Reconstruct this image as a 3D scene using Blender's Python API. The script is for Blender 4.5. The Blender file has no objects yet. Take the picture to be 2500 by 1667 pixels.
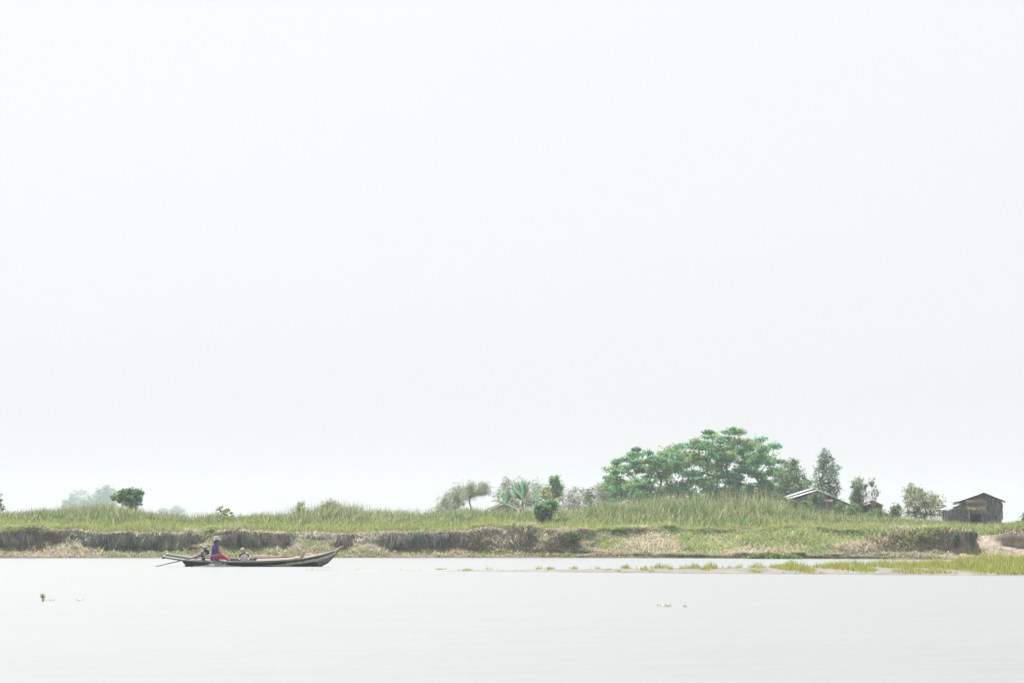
import bpy, bmesh, math, random
import numpy as np
from mathutils import Vector, Matrix, Euler

# ------------------------------------------------------------------ camera, sky, sun, exposure
SC = bpy.context.scene
COL = SC.collection
F = 100.0 / 36.0 * 2500.0            # focal length in photo pixels
CAMH = 1.155                         # eye height above the water
PITCH = math.atan((1315 - 833.5) / F)
cam = bpy.data.cameras.new("camera")
cam.lens = 100.0
cam.sensor_width = 36.0
cam.clip_start = 0.5
cam.clip_end = 6000.0
cam.dof.use_dof = True
cam.dof.focus_distance = 122.0
cam.dof.aperture_fstop = 2.8
camo = bpy.data.objects.new("camera", cam)
COL.objects.link(camo)
camo.location = (0, 0, CAMH)
camo.rotation_euler = (math.pi / 2 + PITCH, 0, 0)
SC.camera = camo

SUN_EL, SUN_AZ = math.radians(56), math.radians(-16)   # azimuth from +Y towards +X
world = bpy.data.worlds.new("World")
SC.world = world
world.use_nodes = True
nt = world.node_tree
nt.nodes.clear()
wo = nt.nodes.new("ShaderNodeOutputWorld")
bg = nt.nodes.new("ShaderNodeBackground")
sky = nt.nodes.new("ShaderNodeTexSky")
sky.sky_type = 'NISHITA'
sky.sun_disc = False
sky.sun_elevation = SUN_EL
sky.sun_rotation = SUN_AZ
sky.air_density = 1.0
sky.dust_density = 6.0
sky.ozone_density = 1.0
hs = nt.nodes.new("ShaderNodeHueSaturation")
hs.inputs["Saturation"].default_value = 0.16
hs.inputs["Value"].default_value = 1.0
bg.inputs["Strength"].default_value = 0.0625
nt.links.new(sky.outputs[0], hs.inputs["Color"])
veil = nt.nodes.new("ShaderNodeMix")          # thin even overcast veil over the clear-sky model
veil.data_type = 'RGBA'
veil.inputs["Factor"].default_value = 0.82
for _i in veil.inputs:
    if _i.type == 'RGBA' and _i.name == "A": nt.links.new(hs.outputs[0], _i)
    if _i.type == 'RGBA' and _i.name == "B": _i.default_value = (5.06, 5.08, 5.2, 1)
nt.links.new([_o for _o in veil.outputs if _o.type == 'RGBA'][0], bg.inputs["Color"])
nt.links.new(bg.outputs[0], wo.inputs["Surface"])

sun = bpy.data.lights.new("sun", 'SUN')
sun.energy = 4.4
sun.angle = math.radians(0.6)
sun.color = (1.0, 0.95, 0.86)
suno = bpy.data.objects.new("sun", sun)
COL.objects.link(suno)
sd = Vector((math.sin(SUN_AZ) * math.cos(SUN_EL), math.cos(SUN_AZ) * math.cos(SUN_EL), math.sin(SUN_EL)))
suno.rotation_euler = sd.to_track_quat('Z', 'Y').to_euler()
suno.location = (0, 60, 80)

SC.view_settings.view_transform = 'Standard'
SC.view_settings.look = 'None'
SC.view_settings.gamma = 1.0
SC.view_settings.use_curve_mapping = False
SC.view_settings.exposure = 1.5
SC.cycles.use_denoising = True
SC.cycles.max_bounces = 6
SC.cycles.transparent_max_bounces = 8
SC.cycles.volume_bounces = 1

random.seed(7)
RNG = np.random.default_rng(11)


# ------------------------------------------------------------------ helpers
def P(px, py, Y):
    """World point at depth Y seen at photo pixel (px, py)."""
    dx, dy = (px - 1250) / F, -(py - 833.5) / F
    c, s = math.cos(PITCH), math.sin(PITCH)
    d = (dx, c - dy * s, s + dy * c)
    t = Y / d[1]
    return Vector((d[0] * t, Y, CAMH + d[2] * t))


def ZA(py, Y):
    """Height at depth Y that shows on pixel row py (arrays allowed)."""
    dy = -(np.asarray(py, float) - 833.5) / F
    c, s = math.cos(PITCH), math.sin(PITCH)
    return CAMH + np.asarray(Y, float) / (c - dy * s) * (s + dy * c)


def XA(px, Y):
    return (np.asarray(px, float) - 1250) / F * np.asarray(Y, float)


def vnoise(x, y, seed=0):
    x = np.asarray(x, float); y = np.asarray(y, float)
    xi, yi = np.floor(x), np.floor(y)
    fx, fy = x - xi, y - yi
    fx = fx * fx * (3 - 2 * fx); fy = fy * fy * (3 - 2 * fy)

    def h(a, b):
        v = np.sin(a * 127.1 + b * 311.7 + seed * 74.7) * 43758.5453
        return v - np.floor(v)
    return ((h(xi, yi) * (1 - fx) + h(xi + 1, yi) * fx) * (1 - fy)
            + (h(xi, yi + 1) * (1 - fx) + h(xi + 1, yi + 1) * fx) * fy)


def fbm(x, y, seed=0, o=3):
    r, a, t = 0, 1, 0
    for k in range(o):
        r = r + a * vnoise(x * 2 ** k, y * 2 ** k, seed + k); t += a; a *= 0.5
    return r / t


def tag(o, label=None, cat=None, group=None, kind=None):
    if label: o["label"] = label
    if cat: o["category"] = cat
    if group: o["group"] = group
    if kind: o["kind"] = kind
    return o


def empty(name, loc, label, cat, group=None, rot=(0, 0, 0)):
    o = bpy.data.objects.new(name, None)
    o.empty_display_size = 0.2
    o.location = loc
    o.rotation_euler = rot
    COL.objects.link(o)
    return tag(o, label, cat, group)


def npmesh(name, V, Q, mat, cols=None, parent=None, origin=(0, 0, 0), smooth=False):
    """Mesh object from numpy verts and quads (or tris), optional per-vertex colour."""
    V = np.asarray(V, np.float32) - np.asarray(origin, np.float32)
    Q = np.asarray(Q, np.int32)
    me = bpy.data.meshes.new(name)
    k = Q.shape[1]
    me.vertices.add(len(V)); me.vertices.foreach_set("co", V.ravel())
    me.loops.add(Q.size); me.loops.foreach_set("vertex_index", Q.ravel())
    me.polygons.add(len(Q))
    me.polygons.foreach_set("loop_start", np.arange(0, Q.size, k, dtype=np.int32))
    me.polygons.foreach_set("loop_total", np.full(len(Q), k, np.int32))
    if smooth:
        me.polygons.foreach_set("use_smooth", np.ones(len(Q), bool))
    if cols is not None:
        a = me.attributes.new("col", 'FLOAT_COLOR', 'POINT')
        c = np.ones((len(V), 4), np.float32); c[:, :3] = cols
        a.data.foreach_set("color", c.ravel())
    me.update(calc_edges=True)
    me.validate()
    me.materials.append(mat)
    o = bpy.data.objects.new(name, me)
    COL.objects.link(o)
    if parent is None:
        o.location = origin
    else:
        o.parent = parent
    return o


def bmobj(name, bm, mat, parent=None, loc=(0, 0, 0), smooth=False, recalc=True):
    if recalc:
        bmesh.ops.recalc_face_normals(bm, faces=bm.faces)
    me = bpy.data.meshes.new(name)
    bm.to_mesh(me); bm.free()
    for p in me.polygons: p.use_smooth = smooth
    me.materials.append(mat)
    o = bpy.data.objects.new(name, me)
    COL.objects.link(o)
    o.location = loc
    if parent is not None: o.parent = parent
    return o


def add_box(bm, c, s, rot=(0, 0, 0), bevel=0.0):
    m = Matrix.Translation(c) @ Euler(rot).to_matrix().to_4x4() @ Matrix.Diagonal((s[0], s[1], s[2], 1))
    r = bmesh.ops.create_cube(bm, size=1.0, matrix=m)
    if bevel > 0:
        es = list({e for v in r['verts'] for e in v.link_edges})
        bmesh.ops.bevel(bm, geom=es, offset=bevel, segments=1, affect='EDGES')


def add_cone(bm, p0, r0, p1, r1, seg=10, caps=True):
    p0, p1 = Vector(p0), Vector(p1)
    d = p1 - p0
    L = d.length
    if L < 1e-6: return
    m = Matrix.Translation((p0 + p1) / 2) @ d.to_track_quat('Z', 'Y').to_matrix().to_4x4()
    bmesh.ops.create_cone(bm, cap_ends=caps, segments=seg, radius1=max(r0, 1e-4), radius2=max(r1, 1e-4), depth=L, matrix=m)


def add_ball(bm, c, r, seg=12, rot=(0, 0, 0)):
    if not hasattr(r, '__len__'): r = (r, r, r)
    m = Matrix.Translation(c) @ Euler(rot).to_matrix().to_4x4() @ Matrix.Diagonal((r[0], r[1], r[2], 1))
    bmesh.ops.create_uvsphere(bm, u_segments=seg, v_segments=max(6, seg // 2 + 2), radius=1.0, matrix=m)


def add_limb(bm, pts, seg=12):
    """Chain of (point, radius): tapered tubes with balls at the joints."""
    for i, (p, r) in enumerate(pts):
        add_ball(bm, p, r, seg)
        if i: add_cone(bm, pts[i - 1][0], pts[i - 1][1], p, r, seg)


def tube_np(paths, seg=5):
    """Tapered tubes along polylines: list of (pts Nx3, radii N) -> verts, quads."""
    V, Q, n0 = [], [], 0
    for pts, rad in paths:
        pts = np.asarray(pts, float); n = len(pts)
        t = np.gradient(pts, axis=0); t /= np.linalg.norm(t, axis=1, keepdims=True) + 1e-9
        ref = np.where(np.abs(t[:, 2:3]) > 0.9, np.array([[1., 0, 0]]), np.array([[0, 0, 1.]]))
        a = np.cross(t, ref); a /= np.linalg.norm(a, axis=1, keepdims=True) + 1e-9
        b = np.cross(t, a)
        ang = np.arange(seg) * 2 * np.pi / seg
        ring = (a[:, None] * np.cos(ang)[None, :, None] + b[:, None] * np.sin(ang)[None, :, None]) * np.asarray(rad)[:, None, None]
        V.append((pts[:, None] + ring).reshape(-1, 3))
        i = np.arange(n - 1)[:, None] * seg; j = np.arange(seg)[None]; j2 = (j + 1) % seg
        Q.append(np.stack([i + j, i + j2, i + seg + j2, i + seg + j], -1).reshape(-1, 4) + n0)
        n0 += n * seg
    return np.concatenate(V), np.concatenate(Q)


# ------------------------------------------------------------------ materials
def newmat(name):
    m = bpy.data.materials.new(name); m.use_nodes = True
    b = m.node_tree.nodes["Principled BSDF"]
    return m, m.node_tree, b


def M_plain(name, col, rough=0.7, var=0.25, scale=6.0, metal=0.0, stretch=(1, 1, 1), bump=0.0, spec=0.3, coord="Object"):
    m, t, b = newmat(name)
    tc = t.nodes.new("ShaderNodeTexCoord"); mp = t.nodes.new("ShaderNodeMapping")
    mp.inputs["Scale"].default_value = stretch
    n = t.nodes.new("ShaderNodeTexNoise"); n.inputs["Scale"].default_value = scale; n.inputs["Detail"].default_value = 5
    cr = t.nodes.new("ShaderNodeValToRGB")
    lo = [c * (1 - var) for c in col]; hi = [min(1, c * (1 + var)) for c in col]
    cr.color_ramp.elements[0].position = 0.3; cr.color_ramp.elements[1].position = 0.7
    cr.color_ramp.elements[0].color = (*lo, 1); cr.color_ramp.elements[1].color = (*hi, 1)
    t.links.new(tc.outputs[coord], mp.inputs[0]); t.links.new(mp.outputs[0], n.inputs["Vector"])
    t.links.new(n.outputs["Fac"], cr.inputs[0]); t.links.new(cr.outputs[0], b.inputs["Base Color"])
    b.inputs["Roughness"].default_value = rough; b.inputs["Metallic"].default_value = metal
    b.inputs["Specular IOR Level"].default_value = spec
    if bump > 0:
        bp = t.nodes.new("ShaderNodeBump"); bp.inputs["Strength"].default_value = bump; bp.inputs["Distance"].default_value = 0.02
        t.links.new(n.outputs["Fac"], bp.inputs["Height"]); t.links.new(bp.outputs[0], b.inputs["Normal"])
    return m


def M_attr(name, rough=0.7, trans=0.0, spec=0.2, var=0.0, scale=3.0, bump=0.0):
    """Colour from the mesh's own 'col' attribute (leaf, soil or paint colour), optional translucency."""
    m, t, b = newmat(name)
    at = t.nodes.new("ShaderNodeAttribute"); at.attribute_name = "col"
    src = at.outputs["Color"]
    if var > 0 or bump > 0:
        n = t.nodes.new("ShaderNodeTexNoise"); n.inputs["Scale"].default_value = scale; n.inputs["Detail"].default_value = 6
        tc = t.nodes.new("ShaderNodeTexCoord"); t.links.new(tc.outputs["Object"], n.inputs["Vector"])
    if var > 0:
        mr = t.nodes.new("ShaderNodeMapRange"); mr.inputs[1].default_value = 0.3; mr.inputs[2].default_value = 0.7
        mr.inputs[3].default_value = 1 - var; mr.inputs[4].default_value = 1 + var
        t.links.new(n.outputs["Fac"], mr.inputs[0])
        mx = t.nodes.new("ShaderNodeVectorMath"); mx.operation = 'SCALE'
        t.links.new(src, mx.inputs[0]); t.links.new(mr.outputs[0], mx.inputs["Scale"])
        src = mx.outputs[0]
    if bump > 0:
        bp = t.nodes.new("ShaderNodeBump"); bp.inputs["Strength"].default_value = bump; bp.inputs["Distance"].default_value = 0.1
        t.links.new(n.outputs["Fac"], bp.inputs["Height"]); t.links.new(bp.outputs[0], b.inputs["Normal"])
    t.links.new(src, b.inputs["Base Color"])
    b.inputs["Roughness"].default_value = rough
    b.inputs["Specular IOR Level"].default_value = spec
    if trans > 0:
        tr = t.nodes.new("ShaderNodeBsdfTranslucent"); mix = t.nodes.new("ShaderNodeMixShader")
        mix.inputs[0].default_value = trans
        t.links.new(src, tr.inputs["Color"])
        t.links.new(b.outputs[0], mix.inputs[1]); t.links.new(tr.outputs[0], mix.inputs[2])
        out = t.nodes["Material Output"]; t.links.new(mix.outputs[0], out.inputs["Surface"])
    return m


MAT_GRASS = M_attr("grass_blades", 0.6, 0.42, 0.2)
MAT_LEAF = M_attr("leaves", 0.65, 0.55, 0.1)
MAT_SOIL = M_attr("river_soil", 0.95, 0.0, 0.1, var=0.3, scale=2.2, bump=0.6)
MAT_BARK = M_plain("bark", (0.13, 0.125, 0.115), 0.9, 0.4, 5.0, stretch=(1, 1, 0.2))
MAT_PALEBARK = M_plain("pale_bark", (0.2, 0.18, 0.16), 0.9, 0.3, 5.0, stretch=(1, 1, 0.2))


def water_material():
    m, t, b = newmat("river_water")
    tc = t.nodes.new("ShaderNodeTexCoord")
    b.inputs["Roughness"].default_value = 0.32
    b.inputs["IOR"].default_value = 1.33
    mp = t.nodes.new("ShaderNodeMapping"); mp.inputs["Scale"].default_value = (0.12, 0.4, 1)
    n0 = t.nodes.new("ShaderNodeTexNoise"); n0.inputs["Scale"].default_value = 1.0; n0.inputs["Detail"].default_value = 4
    cr = t.nodes.new("ShaderNodeValToRGB")
    cr.color_ramp.elements[0].color = (0.130, 0.1485, 0.157, 1); cr.color_ramp.elements[1].color = (0.138, 0.157, 0.165, 1)
    cr.color_ramp.elements[0].position = 0.35; cr.color_ramp.elements[1].position = 0.65
    t.links.new(tc.outputs["Object"], mp.inputs[0]); t.links.new(mp.outputs[0], n0.inputs["Vector"])
    t.links.new(n0.outputs["Fac"], cr.inputs[0]); t.links.new(cr.outputs[0], b.inputs["Base Color"])
    hs_ = []
    for sc, st, d in (((0.9, 2.2, 1), 1.0, 0.06), ((3.5, 7, 1), 1.0, 0.02)):
        mq = t.nodes.new("ShaderNodeMapping"); mq.inputs["Scale"].default_value = sc
        n = t.nodes.new("ShaderNodeTexNoise"); n.inputs["Scale"].default_value = 1.0; n.inputs["Detail"].default_value = 3
        t.links.new(tc.outputs["Object"], mq.inputs[0]); t.links.new(mq.outputs[0], n.inputs["Vector"])
        bp = t.nodes.new("ShaderNodeBump"); bp.inputs["Strength"].default_value = st; bp.inputs["Distance"].default_value = d
        t.links.new(n.outputs["Fac"], bp.inputs["Height"])
        if hs_: t.links.new(hs_[-1].outputs[0], bp.inputs["Normal"])
        hs_.append(bp)
    t.links.new(hs_[-1].outputs[0], b.inputs["Normal"])
    return m


# ------------------------------------------------------------------ river bank terrain
#           px    Ye    Lw   Lz    Cw    Cz
BANK = np.array([
    (-4000, 174, 3.0, 0.45, -0.2, 1.50),
    (-200, 173, 3.0, 0.45, -0.2, 1.52),
    (0, 172, 3.2, 0.52, -0.2, 1.56),
    (150, 172, 3.2, 0.50, -0.2, 1.56),
    (330, 173, 2.8, 0.46, -0.2, 1.54),
    (455, 174, 2.6, 0.50, -0.2, 1.52),
    (475, 174, 2.2, 0.55, 1.5, 1.42),
    (510, 174, 2.4, 0.55, 1.2, 1.44),
    (540, 174, 2.6, 0.50, -0.1, 1.50),
    (700, 175, 2.6, 0.52, -0.2, 1.46),
    (950, 175, 2.6, 0.46, -0.1, 1.48),
    (1150, 176, 2.4, 0.44, 0.5, 1.55),
    (1210, 176, 2.2, 0.40, 0.8, 1.78),
    (1300, 175, 2.0, 0.36, 0.8, 1.66),
    (1420, 174, 1.8, 0.34, 1.6, 1.58),
    (1500, 173, 1.0, 0.16, 4.4, 1.52),
    (1700, 170, 0.8, 0.13, 6.4, 1.60),
    (2000, 165, 0.8, 0.13, 6.0, 1.56),
    (2180, 162, 1.2, 0.2, 2.4, 1.62),
    (2280, 160, 2.0, 0.36, 0.9, 1.56),
    (2340, 159, 2.2, 0.30, 0.2, 1.54),
    (2385, 159, 2.4, 0.28, -0.1, 1.52),
    (2400, 159, 2.6, 0.55, 3.8, 1.46),
    (2425, 158, 2.8, 0.62, 3.6, 1.46),
    (2440, 158, 3.0, 0.80, 0.5, 1.52),
    (2520, 157, 3.0, 0.74, 0.2, 1.54),
    (2700, 156, 2.6, 0.6, 0.3, 1.54),
    (6000, 156, 2.6, 0.5, 0.2, 1.54)])
NS = 11


BANKX = (BANK[:, 0] - 1250) * (BANK[:, 1] + BANK[:, 2]) / F


def pxof(X):
    """Photo column of the bank edge at world X (used only to look up the bank's table)."""
    return np.interp(np.asarray(X, float), BANKX, BANK[:, 0])


def surf(X, s):
    """Bank surface: column X, profile parameter s in 0..11 -> (Y, Z)."""
    X = np.asarray(X, float); s = np.asarray(s, float)
    x = pxof(X)
    g = [np.interp(x + 14 * (vnoise(np.asarray(X) * 0.9, 0 * np.asarray(X), 2) - 0.5), BANK[:, 0], BANK[:, k]) for k in range(1, 6)]
    Ye, Lw, Lz, Cw, Cz = g
    wob = 1.6 * (fbm(X * 0.16, X * 0, 3) - 0.5) + 0.5 * (vnoise(X * 1.1, X * 0, 5) - 0.5)
    Ye = Ye + 0.5 * (vnoise(X * 0.7, X * 0, 9) - 0.5)
    Lz = Lz * (0.75 + 0.5 * vnoise(X * 0.55, X * 0, 12))
    Cz = Cz + 0.30 * (fbm(X * 0.55, X * 0, 15) - 0.5) + 0.10 * (vnoise(X * 2.6, X * 0, 16) - 0.5)
    slump = np.clip((fbm(X * 0.33, X * 0, 18) - 0.56) * 7, 0, 1) * np.interp(x, [1300, 1450], [1, 0])
    Cw = Cw + 1.5 * slump; Lz = Lz + 0.3 * slump
    rise = np.interp(x, [1380, 1520, 1900, 2250], [1.0, 1.5, 1.4, 0.15])
    yb = Ye + Lw + wob * np.clip(1.2 - Cw * 0.3, 0.2, 1)
    Yk = [Ye - 6, Ye - 0.3, Ye + 0.25, Ye + 0.6 * Lw, yb, yb + Cw, yb + Cw + 0.9, yb + Cw + 8, yb + Cw + 16, 0 * X + 222, 0 * X + 500, 0 * X + 1640]
    Zk = [0 * X - 1.2, 0 * X - 0.06, 0 * X + 0.09, 0.62 * Lz, Lz, Cz, Cz + 0.08 * rise, Cz + 0.45 * rise, Cz + 0.66 * rise, 0 * X + 2.45, 0 * X + 2.5, 0 * X + 2.5]
    Yk = np.stack(Yk); Zk = np.stack(Zk)
    i = np.clip(np.floor(s).astype(int), 0, NS - 1); f = s - i
    ar = np.arange(len(X)) if X.ndim == 1 else None
    Y = Yk[i, ar] * (1 - f) + Yk[i + 1, ar] * f
    Z = Zk[i, ar] * (1 - f) + Zk[i + 1, ar] * f
    # lumps: clods on the ledge, erosion on the face, gentle swell on top
    led = np.clip(1 - np.abs(s - 3.1) / 1.2, 0, 1) * np.interp(x, [1380, 1500, 2150, 2280], [1, 0.35, 0.35, 1])
    fac = np.clip(1 - np.abs(s - 4.55) / 0.75, 0, 1)
    top = np.clip((s - 5.4), 0, 1) * np.clip((9.5 - s), 0, 1)
    Z = Z + led * (0.40 * (vnoise(X * 1.5, Y * 1.5, 21) - 0.45) + 0.26 * (vnoise(X * 4.2, Y * 4.2, 22) - 0.5))
    Y = Y + fac * (0.95 * (fbm(X * 0.8, Z * 1.3, 25) - 0.5) + 0.15 * (vnoise(X * 5, Z * 5, 26) - 0.5))
    Z = Z + top * 0.22 * (fbm(X * 0.35, Y * 0.35, 28) - 0.5)
    return Y, Z


def bare(X):
    x = pxof(X)
    return np.clip((x - 2270) / 60, 0, 1)


def build_bank():
    xs = np.concatenate([np.linspace(-860, -62, 40)[:-1], np.arange(-62, 62, 0.16), np.linspace(62, 860, 40)])
    ss = np.concatenate([[0, 0.6], np.linspace(1, 4, 26)[:-1], np.linspace(4, 5, 16)[:-1], np.linspace(5, 6, 6)[:-1], np.linspace(6, 9, 22), [9.5, 10, 10.5, 11]])
    nx, ns = len(xs), len(ss)
    XX = np.repeat(xs, ns); SS = np.tile(ss, nx)
    Y, Z = surf(XX, SS)
    V = np.stack([XX, Y, Z], -1)
    i = np.arange(nx - 1)[:, None] * ns; j = np.arange(ns - 1)[None]
    Q = np.stack([i + j, i + ns + j, i + ns + j + 1, i + j + 1], -1).reshape(-1, 4)
    n = fbm(XX * 0.9, Y * 0.9 + Z * 2, 31)
    mud = np.array([0.135, 0.115, 0.096]); earth = np.array([0.082, 0.085, 0.086]); sand = np.array([0.27, 0.225, 0.185])
    turf = np.array([0.10, 0.115, 0.045]); drym = np.array([0.17, 0.14, 0.10])
    b = bare(XX)[:, None]
    led = ((SS < 4.1) * 1.0)[:, None]; top = np.clip((SS - 5.2) * 2, 0, 1)[:, None]
    c = led * (mud * (1 - n[:, None]) + drym * n[:, None]) + (1 - led) * earth
    c = c * (1 - b) + b * (sand * (0.72 + 0.5 * n[:, None]) * (0.8 * led + (1 - led)))
    slo = (np.interp(pxof(XX), [1300, 1480, 2150, 2280], [0, 1, 1, 0]) * (SS > 2.0) * (SS < 5.6))[:, None]
    c = c * (1 - slo) + slo * (np.array([0.24, 0.22, 0.14]) * (0.6 + 0.7 * n[:, None]))
    wet = np.clip(1 - (Z - 0.02) / 0.12, 0, 1)[:, None] * led
    c = c * (1 - 0.45 * wet)
    c = c * (1 - top) + turf * top
    return tag(npmesh("river_bank", V, Q, MAT_SOIL, c, smooth=True), "earth river bank with a crumbling cut face under grass", "river bank", kind="structure")


build_bank()


def grid_plane(name, x0, x1, y0, y1, z, mat, n=24):
    xs = np.linspace(x0, x1, n); ys = np.linspace(y0, y1, n)
    V = np.array([(x, y, z) for y in ys for x in xs])
    i = np.arange(n - 1)[:, None] * n; j = np.arange(n - 1)[None]
    Q = np.stack([i + j, i + j + 1, i + n + j + 1, i + n + j], -1).reshape(-1, 4)
    return npmesh(name, V, Q, mat)


tag(grid_plane("river_water", -860, 860, -40, 178, 0.0, water_material()), "pale silty river with faint ripples", "river", kind="structure")


# ------------------------------------------------------------------ sand bar in the river
BAR = np.array([  # px, back row, front row, crown height
    (560, 1390.9, 1391.9, 0.012), (800, 1391.1, 1392.7, 0.016), (1000, 1391.2, 1393.4, 0.024),
    (1300, 1390.5, 1395.5, 0.045), (1500, 1389.0, 1398.0, 0.06), (1700, 1387.5, 1400.5, 0.075), (2000, 1386.0, 1402.5, 0.09),
    (2250, 1384.5, 1405.0, 0.10), (2500, 1383.0, 1408.5, 0.11), (2800, 1382.0, 1411.0, 0.12), (3200, 1384.0, 1408.0, 0.10), (3600, 1389.0, 1401.0, 0.06), (3800, 1393.5, 1395.0, 0.004)])


def depth_of(py):
    dy = -(np.asarray(py, float) - 833.5) / F
    c, s = math.cos(PITCH), math.sin(PITCH)
    return -CAMH * (c - dy * s) / (s + dy * c)


def bar_edges(px):
    yb = depth_of(np.interp(px, BAR[:, 0], BAR[:, 1])); yf = depth_of(np.interp(px, BAR[:, 0], BAR[:, 2]))
    return yf, yb, np.interp(px, BAR[:, 0], BAR[:, 3])


def bar_surf(px, v):
    """px column, v 0 (front) .. 1 (back) -> X, Y, Z"""
    px = np.asarray(px, float); v = np.asarray(v, float)
    yf, yb, h = bar_edges(px)
    yf = yf + (0.9 * (vnoise(px * 0.02, 0 * px, 41) - 0.5) + 0.35 * (vnoise(px * 0.09, 0 * px, 42) - 0.5)) * np.clip((yb - yf) / 4, 0.1, 1)
    Y = yf + (yb - yf) * v
    X = XA(px, (yf + yb) / 2)
    Z = h * np.clip(np.sin(np.pi * v), 0, 1) ** 0.6 * (0.75 + 0.5 * vnoise(X * 0.8, Y * 0.8, 44)) - 0.02 * (np.abs(v - 0.5) > 0.47)
    Z = Z - 0.045 * (vnoise(px * 0.03, 0 * px, 46) > np.interp(px, [500, 900, 1350], [0.62, 0.8, 0.98]))
    return X, Y, Z


def build_bar():
    pxs = np.arange(600, 3801, 6.0); vs = np.linspace(0, 1, 22)
    PX = np.repeat(pxs, len(vs)); VV = np.tile(vs, len(pxs))
    X, Y, Z = bar_surf(PX, VV)
    n = fbm(X * 0.7, Y * 0.7, 47)[:, None]
    c = np.array([0.105, 0.102, 0.096]) * (1 - n) + np.array([0.145, 0.139, 0.13]) * n
    c = c * (1 + 0.7 * np.interp(PX, [900, 1400], [1, 0]))[:, None]
    c = c * 1.15 * (1 - 0.2 * np.clip(1 - Z / 0.03, 0, 1)[:, None])
    ns = len(vs)
    i = np.arange(len(pxs) - 1)[:, None] * ns; j = np.arange(ns - 1)[None]
    Q = np.stack([i + j, i + ns + j, i + ns + j + 1, i + j + 1], -1).reshape(-1, 4)
    tag(npmesh("sand_bar", np.stack([X, Y, Z], -1), Q, MAT_SOIL, c, smooth=True), "low grey sand bar lying across the river", "sand bar", kind="structure")


build_bar()


# ------------------------------------------------------------------ grass
def blades(base, h, lean, w, segs=3, droop=0.0):
    """Curved tapering grass blades. base Nx3, h N, lean Nx2 (tip offset), w N -> verts, quads."""
    N = len(base)
    a = RNG.uniform(0, np.pi, N)
    side = np.stack([np.cos(a), np.sin(a) * 0.6, 0 * a], -1)
    lv = []
    for k in range(segs + 1):
        t = k / segs
        p = base.copy()
        p[:, 2] += h * (t - droop * t ** 2.5)
        p[:, 0] += lean[:, 0] * t ** 1.8; p[:, 1] += lean[:, 1] * t ** 1.8
        ww = (w * (0.9 if k == 0 else (1.0 - 0.92 * t ** 1.6)) / 2)[:, None]
        lv.append(p - side * ww); lv.append(p + side * ww)
    V = np.stack(lv, 1).reshape(-1, 3)
    n = 2 * (segs + 1)
    q = np.array([[2 * k, 2 * k + 1, 2 * k + 3, 2 * k + 2] for k in range(segs)])
    Q = (np.arange(N)[:, None, None] * n + q[None]).reshape(-1, 4)
    return V, Q, n


def pick(pal, N, w=None, jit=0.18):
    pal = np.array(pal)
    c = pal[RNG.choice(len(pal), N, p=w)]
    return c * RNG.uniform(1 - jit, 1 + jit, (N, 1)) * RNG.uniform(0.94, 1.06, (N, 3))


def grass_obj(name, label, base, h, lean, w, cols, segs=3, droop=0.0, cat="grass"):
    V, Q, n = blades(base, h, lean, w, segs, droop)
    return tag(npmesh(name, V, Q, MAT_GRASS, np.repeat(cols, n, 0)), label, cat, kind="stuff")


SKY_PX = np.array([
    (-400, 1248), (0, 1247), (60, 1246), (120, 1241), (180, 1233), (230, 1227), (280, 1229), (330, 1236), (370, 1246), (420, 1253),
    (480, 1254), (520, 1249), (580, 1256), (620, 1251), (660, 1249), (690, 1247), (720, 1238), (734, 1226), (748, 1239), (766, 1237), (800, 1221), (832, 1226), (870, 1233), (915, 1240),
    (960, 1245), (1040, 1245), (1100, 1243), (1150, 1241), (1200, 1239), (1280, 1237), (1350, 1241), (1400, 1236), (1450, 1229), (1500, 1217),
    (1560, 1214), (1600, 1209), (1650, 1206), (1700, 1202), (1750, 1202), (1800, 1197), (1840, 1197), (1880, 1206), (1920, 1224), (1960, 1236),
    (2000, 1244), (2060, 1251), (2150, 1257), (2250, 1262), (2300, 1267), (2350, 1274), (2450, 1276), (2500, 1272), (2900, 1272)])
GREEN = [(0.12, 0.20, 0.065), (0.17, 0.235, 0.08), (0.07, 0.14, 0.06), (0.26, 0.28, 0.13), (0.38, 0.36, 0.23)]


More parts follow.
